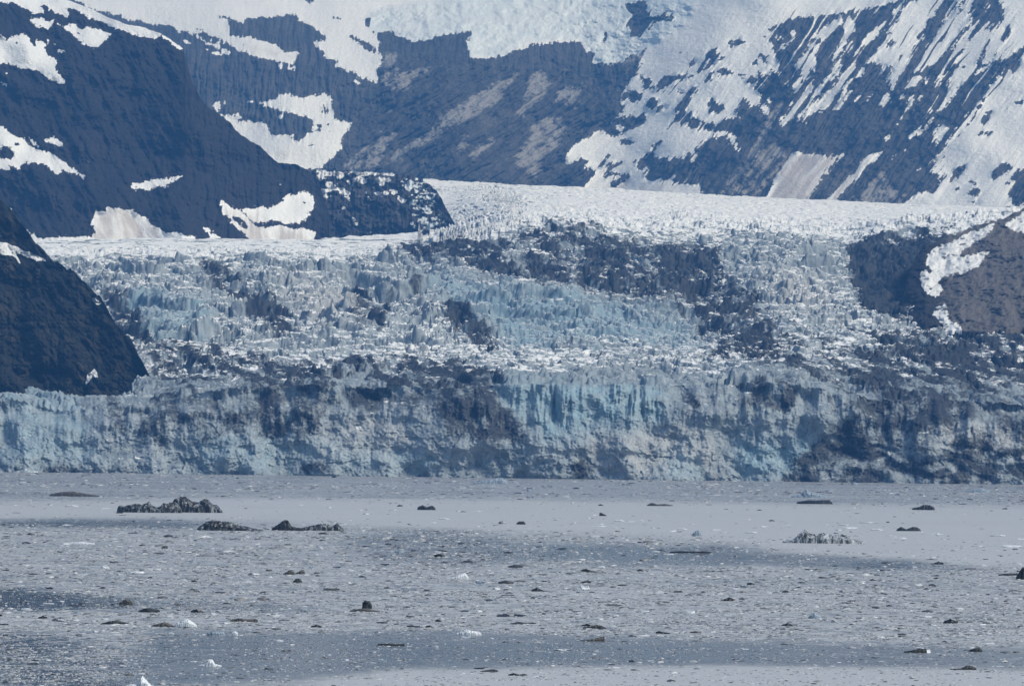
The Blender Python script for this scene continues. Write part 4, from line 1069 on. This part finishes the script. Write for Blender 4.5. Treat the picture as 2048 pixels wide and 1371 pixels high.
DARK = ice_material("dirt_covered_ice", (0.010, 0.014, 0.016), (0.36, 0.40, 0.42), 0.48, 0.64, (1, 1, 0.25), 0.9)
BLACK = ice_material("black_sediment_ice", (0.008, 0.011, 0.012), (0.09, 0.10, 0.10), 0.45, 0.8)
MIXED = ice_material("striped_ice", (0.03, 0.036, 0.04), (0.46, 0.50, 0.54), 0.40, 0.60, (1, 1, 0.4), 0.7)
WHITE = ice_material("white_ice", (0.42, 0.48, 0.54), (0.74, 0.77, 0.80), 0.3, 0.65)
BLUEI = ice_material("bluish_ice", (0.14, 0.19, 0.25), (0.36, 0.44, 0.52), 0.3, 0.7)
BROWN = ice_material("brown_ice", (0.022, 0.022, 0.020), (0.12, 0.115, 0.105), 0.35, 0.7)


def berg(name, x0, x1, ybase, prof, mat, label, cat="iceberg", depth=0.55, seed=1, rough=0.2):
    """prof: (position 0..1 along the width, height in photo pixels above the waterline)."""
    a, b = on_water(x0, ybase), on_water(x1, ybase)
    mid = (a + b) / 2
    W = float(np.linalg.norm(b - a))
    dist = mid[1]
    mpp = dist / FPX
    p = np.array(prof, float)
    nx = int(np.clip((x1 - x0) * 0.9, 26, 150))
    ny = int(np.clip(nx * 0.6, 16, 60))
    u = np.linspace(0, 1, nx)
    w = np.linspace(-1, 1, ny)
    U, V = np.meshgrid(u, w)
    hprof = np.interp(U, p[:, 0], p[:, 1]) * mpp
    Dp = W * depth * 0.5 * (0.55 + 0.45 * np.sin(np.pi * np.clip(U, 0.03, 0.97)) ** 0.5)
    Xl = (U - 0.5) * W
    Yl = V * Dp
    Hm = hprof.max()
    s = max(W / 12.0, Hm * 0.7)
    dome = np.clip(1 - np.abs(V + 0.15) ** 2.6 / 1.15, 0, 1)
    nz_ = ridged(Xl / s + seed * 3.1, Yl / s + seed, 500 + seed, 4) - 0.45
    Z = hprof * dome * (1 + rough * 1.3 * nz_) + Hm * rough * 0.35 * fbm(Xl / (s * 0.35), Yl / (s * 0.35), 520 + seed, 3) * dome
    Z = np.where((np.abs(V) > 0.98) | (U < 0.005) | (U > 0.995), -0.4, np.maximum(Z, -0.05 + 0.12 * dome * Hm))
    Yl = Yl + Hm * 0.25 * fbm(Xl / (s * 0.5), Z / (s * 0.5), 540 + seed, 3) * dome
    P = np.stack([Xl, Yl, Z], -1)
    o = add_sheet(name, P, mat, {}, smooth=False)
    # closed keel under the water
    o.location = (mid[0], mid[1], 0.0)
    tag(o, label, cat)
    return o


berg("iceberg", 245, 354, 1024, [(0, 9), (.05, 13), (.1, 11), (.2, 14), (.3, 16), (.38, 14), (.45, 18), (.5, 20), (.54, 14), (.6, 10), (.66, 11), (.7, 17), (.8, 19), (.9, 19), (.96, 13), (1, 4)], DARK, "long low black iceberg, left half of the dark pair on the pale slush band", seed=1)
berg("iceberg", 352, 437, 1024, [(0, 6), (.03, 23), (.1, 26), (.2, 31), (.3, 27), (.42, 20), (.52, 18), (.62, 25), (.72, 24), (.8, 15), (.9, 13), (.96, 6), (1, 4)], DARK, "tallest black iceberg with rounded humps and white streaks, right half of the dark pair", seed=2)
berg("iceberg", 402, 520, 1060, [(0, 4), (.1, 13), (.22, 19), (.35, 17), (.5, 15), (.6, 11), (.75, 7), (.85, 4), (1, 1)], DARK, "wedge shaped striped iceberg with white left flank and dark right tail", seed=3)
berg("iceberg", 547, 605, 1060, [(0, 4), (.15, 9), (.35, 19), (.5, 20), (.6, 8), (.8, 5), (1, 3)], BLACK, "black pointed iceberg with a squared peak beside a striped low one", seed=4)
berg("iceberg", 603, 682, 1060, [(0, 3), (.2, 7), (.4, 11), (.6, 13), (.75, 9), (.85, 14), (1, 3)], DARK, "low striped iceberg ending in a small horn, right of black pointed one", seed=5)
berg("iceberg", 112, 196, 992, [(0, 3), (.2, 8), (.45, 9), (.6, 6), (.8, 3), (1, 1)], BROWN, "low brownish iceberg near the far left edge of the pale band", seed=6)
berg("iceberg", 838, 868, 1019, [(0, 5), (.3, 9), (.5, 5), (.8, 9), (1, 3)], BLACK, "small black iceberg with two knobs alone on the pale slush band", seed=7)
berg("iceberg", 1596, 1646, 994, [(0, 2), (.25, 6), (.38, 16), (.5, 10), (.7, 7), (1, 1)], BLUEI, "bluish grey iceberg with a sharp central peak near the far shore", seed=8)
berg("iceberg", 1604, 1654, 1007, [(0, 3), (.3, 7), (.6, 7), (.9, 8), (1, 2)], BLACK, "flat dark iceberg just below the bluish peaked one", seed=9)
berg("iceberg", 1578, 1716, 1085, [(0, 2), (.12, 6), (.2, 16), (.26, 24), (.32, 17), (.42, 16), (.5, 19), (.62, 15), (.76, 16), (.84, 9), (.92, 7), (1, 2)], MIXED, "broad white and grey iceberg with dark ends on the right of the pale band", seed=10)
berg("iceberg", 1830, 1863, 1019, [(0, 3), (.35, 6), (.5, 10), (.8, 9), (1, 4)], BLACK, "small black iceberg with rounded right end near the right edge of pale band", seed=11)
berg("iceberg", 1797, 1837, 1061, [(0, 2), (.2, 8), (.4, 3), (.65, 8), (.85, 7), (1, 2)], BLACK, "black twin-humped ice lump among bright floes on the right", seed=12)
berg("iceberg", 2033, 2062, 1158, [(0, 3), (.25, 16), (.45, 25), (.7, 20), (1, 6)], BLACK, "black jagged iceberg cut by the right edge of the picture", seed=13)
berg("ice_slab", 1998, 2034, 1150, [(0, 2), (.5, 4), (1, 5)], BLACK, "thin dark ice slab lying left of the jagged black iceberg at right edge", "ice slab", 0.3, 14)
berg("iceberg", 724, 744, 1216, [(0, 8), (.2, 14), (.5, 15), (.8, 13), (1, 6)], BLACK, "squarish black ice lump on a thin brown slab, left of centre foreground", seed=15)
berg("ice_slab", 700, 760, 1222, [(0, 2), (.3, 5), (.6, 5), (.8, 3), (1, 1)], BROWN, "flat brown ice slab under the squarish black lump", "ice slab", 0.5, 16)
berg("iceberg", 566, 590, 1148, [(0, 1), (.4, 6), (.6, 9), (.8, 8), (1, 2)], BROWN, "greenish brown ice wedge pointing left, left foreground", seed=17)
berg("iceberg", 590, 610, 1147, [(0, 1), (.5, 6), (.8, 9), (1, 2)], BROWN, "slim tan ice wedge right beside the greenish one", seed=18)
berg("iceberg", 586, 604, 1164, [(0, 2), (.3, 7), (.7, 8), (1, 2)], BLACK, "small black ice cube just below the two tan wedges", seed=19)
berg("ice_slab", 1344, 1420, 1105, [(0, 2), (.2, 3.5), (.5, 3), (.8, 4), (1, 2)], BLACK, "long thin black ice slab on the blue grey water right of centre", "ice slab", 0.2, 20)
berg("iceberg", 960, 1001, 967, [(0, 2), (.3, 6), (.6, 9), (.8, 12), (.92, 9), (1, 3)], BLUEI, "small blue iceberg close under the ice front near the centre", seed=21)
berg("iceberg", 893, 936, 1157, [(0, 1), (.4, 4), (.7, 10), (.85, 12), (1, 3)], WHITE, "white ice peak leaning right in the middle of the brash field", seed=22)
berg("iceberg", 913, 963, 1269, [(0, 3), (.2, 7), (.4, 11), (.6, 8), (.8, 7), (1, 5)], WHITE, "low white iceberg with a dark waterline in the centre foreground", seed=23)
berg("ice_slab", 303, 348, 1252, [(0, 2), (.3, 5), (.6, 9), (.8, 6), (1, 2)], BROWN, "dark brown tilted ice slab touching a white one, lower left", "ice slab", 0.5, 24)
berg("iceberg", 346, 394, 1252, [(0, 3), (.3, 9), (.55, 16), (.8, 9), (1, 3)], WHITE, "white crumbly ice heap beside the brown tilted slab, lower left", seed=25)
berg("ice_slab", 755, 809, 1290, [(0, 3), (.4, 4), (.7, 3.5), (1, 4)], BLACK, "straight narrow black ice slab alone on smooth water, centre left foreground", "ice slab", 0.2, 26)
berg("ice_slab", 414, 450, 1270, [(0, 6), (.3, 8), (.7, 7), (1, 8)], BLUEI, "grey green box shaped ice block on smooth water, lower left", "ice block", 0.4, 27, 0.1)
berg("ice_slab", 463, 476, 1270, [(0, 6), (.5, 9), (1, 6)], WHITE, "small white ice cube right of the grey green block", "ice block", 0.7, 28, 0.1)
berg("iceberg", 398, 444, 1332, [(0, 2), (.3, 5), (.42, 14), (.58, 14), (.7, 5), (1, 2)], WHITE, "white ice bit with one upright block, near the bottom left", seed=29)
berg("iceberg", 246, 312, 1377, [(0, 3), (.25, 10), (.45, 8), (.6, 25), (.7, 18), (.85, 7), (1, 3)], WHITE, "white two-humped ice piece cut by the bottom edge, left", seed=30)
berg("ice_slab", 1166, 1212, 1256, [(0, 2), (.4, 5), (.6, 7), (.8, 6), (1, 1)], BLACK, "long black ice slab with a hump, right of centre foreground", "ice slab", 0.35, 31)
berg("ice_slab", 1160, 1209, 1281, [(0, 1), (.4, 3), (.8, 7), (.97, 10), (1, 5)], BROWN, "tan ice wedge rising to the right on smooth water", "ice slab", 0.4, 32)
berg("ice_slab", 1016, 1055, 1350, [(0, 2), (.3, 5), (.6, 2), (.8, 4), (1, 2)], BLACK, "black low ice slab at the bottom centre, nearest to the camera", "ice slab", 0.25, 33)
berg("ice_slab", 960, 997, 1342, [(0, 1), (.4, 3), (.75, 5), (1, 2)], BLACK, "thin black ice slab up left of the nearest black one", "ice slab", 0.25, 34)
berg("ice_slab", 1808, 1853, 1304, [(0, 2), (.3, 4), (.7, 8), (1, 7)], BLACK, "dark ice slab thicker at its right end, lower right", "ice slab", 0.35, 35)
berg("iceberg", 1937, 1964, 1302, [(0, 2), (.5, 7), (.8, 8), (1, 3)], BLACK, "small dark dome of ice near the lower right edge", seed=36)
berg("ice_slab", 1900, 1952, 1338, [(0, 1), (.4, 2), (.65, 8), (.85, 7), (1, 3)], BLACK, "dark ice slab with a hump at the edge of the pale foreground band", "ice slab", 0.3, 37)
berg("iceberg", 1616, 1644, 1236, [(0, 2), (.3, 8), (.45, 12), (.7, 7), (1, 2)], BLUEI, "pale bluish triangular ice piece in the right brash field", seed=38)
berg("iceberg", 1942, 1970, 984, [(0, 2), (.4, 6), (.6, 8), (1, 3)], BLUEI, "grey blue ice lump near the far shore at right", seed=39)
berg("ice_slab", 202, 254, 1247, [(0, 1), (.3, 5), (.6, 7), (1, 3)], BLACK, "dark flat ice slab with a low hump, lower left", "ice slab", 0.4, 40)
berg("iceberg", 238, 268, 1208, [(0, 2), (.3, 9), (.6, 12), (1, 4)], BROWN, "brown ice lump at the tip of the dark open water", seed=41)
berg("ice_slab", 128, 188, 1088, [(0, 2), (.3, 4), (.6, 5), (1, 3)], WHITE, "long pale bluish ice slab in the left brash field", "ice slab", 0.35, 42)
berg("ice_slab", 460, 516, 1242, [(0, 3), (.3, 6), (.6, 4), (.9, 6), (1, 3)], BROWN, "brown lumpy ice slab on the edge of the smooth water, lower left", "ice slab", 0.3, 43)
berg("iceberg", 1384, 1402, 1071, [(0, 2), (.4, 9), (.7, 11), (1, 3)], BLUEI, "small grey ice cone among the bright floes right of centre", seed=44)
berg("ice_slab", 1160, 1182, 1165, [(0, 2), (.5, 4), (.7, 6), (1, 2)], BLACK, "small dark ice slab in the brash just right of centre", "ice slab", 0.5, 45)
berg("iceberg", 1200, 1212, 1031, [(0, 6), (.3, 6), (.7, 3), (1, 1)], BLACK, "small black ice wedge tilted left alone on the pale band", seed=46)
berg("iceberg", 1300, 1340, 1011, [(0, 1), (.2, 6), (.4, 3), (.7, 4), (1, 1)], BROWN, "branching brown ice fragment at the far edge of the pale band", seed=47)
berg("iceberg", 1034, 1050, 1048, [(0, 2), (.3, 6), (.8, 6), (1, 2)], BLACK, "small black ice cube right of a white one on the pale band", seed=48)
berg("iceberg", 998, 1014, 1047, [(0, 3), (.4, 6), (.8, 4), (1, 2)], MIXED, "small black and white ice cube near the centre of the pale band", seed=49)


# ---- small repeats: one mesh per look, copies share it
def ico():
    t = (1 + 5 ** 0.5) / 2
    v = np.array([(-1, t, 0), (1, t, 0), (-1, -t, 0), (1, -t, 0), (0, -1, t), (0, 1, t), (0, -1, -t), (0, 1, -t), (t, 0, -1), (t, 0, 1), (-t, 0, -1), (-t, 0, 1)], float)
    v /= np.linalg.norm(v[0])
    f = np.array([(0, 11, 5), (0, 5, 1), (0, 1, 7), (0, 7, 10), (0, 10, 11), (1, 5, 9), (5, 11, 4), (11, 10, 2), (10, 7, 6), (7, 1, 8), (3, 9, 4), (3, 4, 2), (3, 2, 6), (3, 6, 8), (3, 8, 9), (4, 9, 5), (2, 4, 11), (6, 2, 10), (8, 6, 7), (9, 8, 1)])
    return v, f


def subdiv(v, f):
    v = list(map(tuple, v))
    cache, out = {}, []

    def midp(a, b):
        k = (min(a, b), max(a, b))
        if k not in cache:
            p = (np.array(v[a]) + np.array(v[b])) / 2
            v.append(tuple(p / np.linalg.norm(p)))
            cache[k] = len(v) - 1
        return cache[k]
    for a, b, c in f:
        ab, bc, ca = midp(a, b), midp(b, c), midp(c, a)
        out += [(a, ab, ca), (b, bc, ab), (c, ca, bc), (ab, bc, ca)]
    return np.array(v), np.array(out)


IV, IF = ico()
SV, SF = subdiv(IV, IF)


def chunk_verts(seed, flat):
    r = np.random.default_rng(seed)
    v = SV.copy()
    rad = 1 + 0.7 * fbm(v[:, 0] * 1.6 + seed, v[:, 1] * 1.3 + v[:, 2], 600 + seed, 3) + r.uniform(-.12, .12, len(v))
    v = v * rad[:, None]
    v[:, 0] *= 0.5
    v[:, 1] *= 0.32
    v[:, 2] = np.where(v[:, 2] > 0, v[:, 2] * flat, v[:, 2] * 0.12)
    return v


protos = {}
for kind, mat, flats in (("dark", BLACK, (0.09, 0.14, 0.24, 0.07, 0.11, 0.34)), ("brown", BROWN, (0.08, 0.12, 0.2)), ("white", WHITE, (0.10, 0.14, 0.24, 0.08)), ("bright", WHITE, (0.07, 0.10, 0.13)), ("blue", BLUEI, (0.2, 0.3))):
    protos[kind] = []
    for j, fl in enumerate(flats):
        ob = add_object("ice_chunk", chunk_verts(j * 5 + len(kind) * 31, fl), SF, mat, {}, smooth=False)
        protos[kind].append([ob, False])

ZONES = {   # name: (pixel band test, words)
    "far": ("in the far grey brash below the ice front"),
    "pale": ("on the smooth pale slush band"),
    "mid": ("in the wide brash field of the middle distance"),
    "near": ("in the nearest brash and smooth water"),
}
WORDS = {"dark": ("small black sediment-stained ice chunk", "small black ice chunks"), "brown": ("small brown ice chunk", "small brown ice chunks"),
         "white": ("small white ice chunk", "small white ice chunks"), "bright": ("thin bright white wet floe", "thin bright wet floes"), "blue": ("small bluish grey ice chunk", "small bluish ice chunks")}


def zone(y):
    return "far" if y < 1003 else ("pale" if y < 1072 else ("mid" if y < 1225 else "near"))


def place_chunk(kind, x, y, wpx, k):
    slot = protos[kind][k % len(protos[kind])]
    p = on_water(x, y)
    if not slot[1]:
        ob = slot[0]; slot[1] = True
    else:
        ob = slot[0].copy()
        scene.collection.objects.link(ob)
    w = wpx * p[1] / FPX
    ob.location = (p[0], p[1], 0.0)
    s = w
    ob.scale = (s, s * random.uniform(0.7, 1.6), s * random.uniform(0.7, 1.2))
    ob.rotation_euler = (0, 0, random.choice((0, math.pi)) + random.uniform(-0.35, 0.35))
    z = zone(y)
    word, grp = WORDS[kind]
    ob.name = "ice_floe" if kind == "bright" else "ice_chunk"
    tag(ob, word + " floating " + ZONES[z], "ice floe" if kind == "bright" else "ice chunk", grp + " " + ZONES[z])


n_done = 0
# bright wet floes of the pale band
for (x, y, w) in [(105, 1009, 20), (145, 1012, 26), (210, 1017, 22), (30, 1010, 18), (720, 1020, 14), (735, 1028, 18), (790, 1020, 20), (890, 1038, 22), (920, 1022, 16), (955, 1022, 14), (865, 1045, 14), (1180, 1036, 14), (1200, 1048, 16), (1240, 1042, 22), (1262, 1043, 14), (1198, 1052, 26), (1280, 1041, 16), (1310, 1056, 20), (1340, 1062, 22), (1365, 1058, 20), (1432, 1060, 22), (1450, 1065, 18), (1505, 1065, 26), (1527, 1053, 14), (1575, 1050, 12), (1690, 1050, 24), (1700, 1056, 30), (1740, 1045, 36), (1755, 1060, 26), (1680, 1060, 18), (1800, 1076, 24), (1870, 1068, 26), (1890, 1078, 18), (1960, 1092, 30), (2000, 1071, 22), (2020, 1093, 44), (1780, 1070, 16), (1840, 1064, 14), (2040, 1078, 16), (1385, 1048, 14), (1230, 1055, 14), (1150, 1045, 12), (1095, 1040, 12), (600, 1010, 12), (660, 1015, 14), (560, 1022, 12), (700, 1040, 10)]:
    place_chunk("bright", x, y, w, n_done); n_done += 1
# dark and pale chunks: spread where the photograph shows them, larger ones kept as things of their own
r2 = random.Random(11)


def scatter(kind, n, yr, wr, skip=None):
    global n_done
    for _ in range(n):
        y = r2.uniform(*yr)
        x = r2.uniform(-40, 2090)
        place_chunk(kind, x, y + (x - 1024) * 0.0125, r2.uniform(*wr) * (0.6 + 0.6 * r2.random()), n_done)
        n_done += 1


scatter("dark", 16, (955, 1000), (6, 12)); scatter("dark", 22, (1003, 1060), (7, 14)); scatter("dark", 64, (1085, 1235), (9, 19)); scatter("dark", 34, (1225, 1262), (10, 26)); scatter("dark", 8, (1265, 1365), (10, 20))
scatter("brown", 12, (1090, 1250), (9, 20)); scatter("white", 34, (1085, 1250), (12, 26)); scatter("white", 8, (1270, 1360), (14, 30)); scatter("blue", 8, (960, 1000), (8, 16)); scatter("blue", 14, (1090, 1250), (10, 20))
for lst in protos.values():
    for ob, used in lst:
        if not used:
            bpy.data.objects.remove(ob)

# ---- brash: countless small bits, one object
NB = 210000
by = 948 + (1400 - 948) * rng.random(NB)
bx = rng.uniform(-250, 2300, NB)
by2 = by + (bx - CX) * math.tan(ROLL)
den = np.where(by < 1000, 0.5, np.where(by < 1060, 0.25, 1.0)) * (1 - 0.88 * sample(SMO, bx, by2))
dens2 = np.clip(sample(SLU, bx, by2) * 1.2 + 0.22, 0, 1)
clump = sstep(-0.55, 0.45, fbm(bx / 260, by2 / 9, 801, 4))
keep = rng.random(NB) < den * dens2 * (0.15 + 0.95 * clump)
bx, by2 = bx[keep], by2[keep]
pos = on_water(bx, by2)
ok = (pos[:, 1] < 3480) & (pos[:, 1] > 0)
pos = pos[ok]
n = len(pos)
dark = rng.random(n) < 0.30
wpx = np.exp(rng.normal(1.25, 0.55, n)) * np.where(dark, 1.25, 1.1)
w = np.clip(wpx * pos[:, 1] / FPX, 0.2, 5.0)
ax = w * 0.55
ay = w * rng.uniform(0.3, 0.9, n)
az = np.clip(w * rng.uniform(0.06, 0.22, n), 0.05, 0.6)
ang = rng.uniform(-0.5, 0.5, n)
jit = 1 + rng.uniform(-0.35, 0.35, (n, 12, 1))
loc = IV[None] * jit
lx, ly, lz = loc[..., 0] * ax[:, None], loc[..., 1] * ay[:, None], loc[..., 2] * az[:, None]
ca, sa = np.cos(ang)[:, None], np.sin(ang)[:, None]
V = np.stack([pos[:, None, 0] + lx * ca - ly * sa, pos[:, None, 1] + lx * sa + ly * ca, lz], -1)
Fc = (IF[None] + (np.arange(n) * 12)[:, None, None]).reshape(-1, 3)
tone = np.where(dark, rng.uniform(0.0, 0.28, n), rng.uniform(0.3, 0.95, n))
m = N("brash_ice")
tn = m.attr("tone")
c = m.mix(m.step(tn, 0.0, 0.4), (0.02, 0.024, 0.028), (0.34, 0.355, 0.37))
c = m.mix(m.step(tn, 0.55, 1.0), c, (0.62, 0.64, 0.66))
brash_mat = m.finish(c, 0.5, 0.4)
o = add_object("brash_ice", V, Fc, brash_mat, {"tone": np.repeat(tone, 12)}, smooth=False)
tag(o, "countless small brash ice bits drifting over the whole fjord surface", "brash ice", None, "stuff")

# ------------------------------------------------------------------ haze
hx0, hx1, hy0, hy1, hz0, hz1 = -6500, 6500, -400, 17500, -8, 3200
hv = [(x, y, z) for z in (hz0, hz1) for y in (hy0, hy1) for x in (hx0, hx1)]
hf = [(0, 2, 3, 1), (4, 5, 7, 6), (0, 1, 5, 4), (2, 6, 7, 3), (0, 4, 6, 2), (1, 3, 7, 5)]
hm = bpy.data.materials.new("haze_air")
hm.use_nodes = True
hm.node_tree.nodes.clear()
outn = hm.node_tree.nodes.new("ShaderNodeOutputMaterial")
pv = hm.node_tree.nodes.new("ShaderNodeVolumePrincipled")
pv.inputs["Color"].default_value = (*HAZE_COLOR, 1)
pv.inputs["Density"].default_value = HAZE_DENSITY
pv.inputs["Anisotropy"].default_value = 0.0
pv.inputs["Absorption Color"].default_value = (0.25, 0.25, 0.25, 1)
hm.node_tree.links.new(pv.outputs[0], outn.inputs["Volume"])
haze = add_object("haze", hv, hf, hm, {}, smooth=False)
tag(haze, "thin blue haze in the air over the fjord", "haze", None, "stuff")
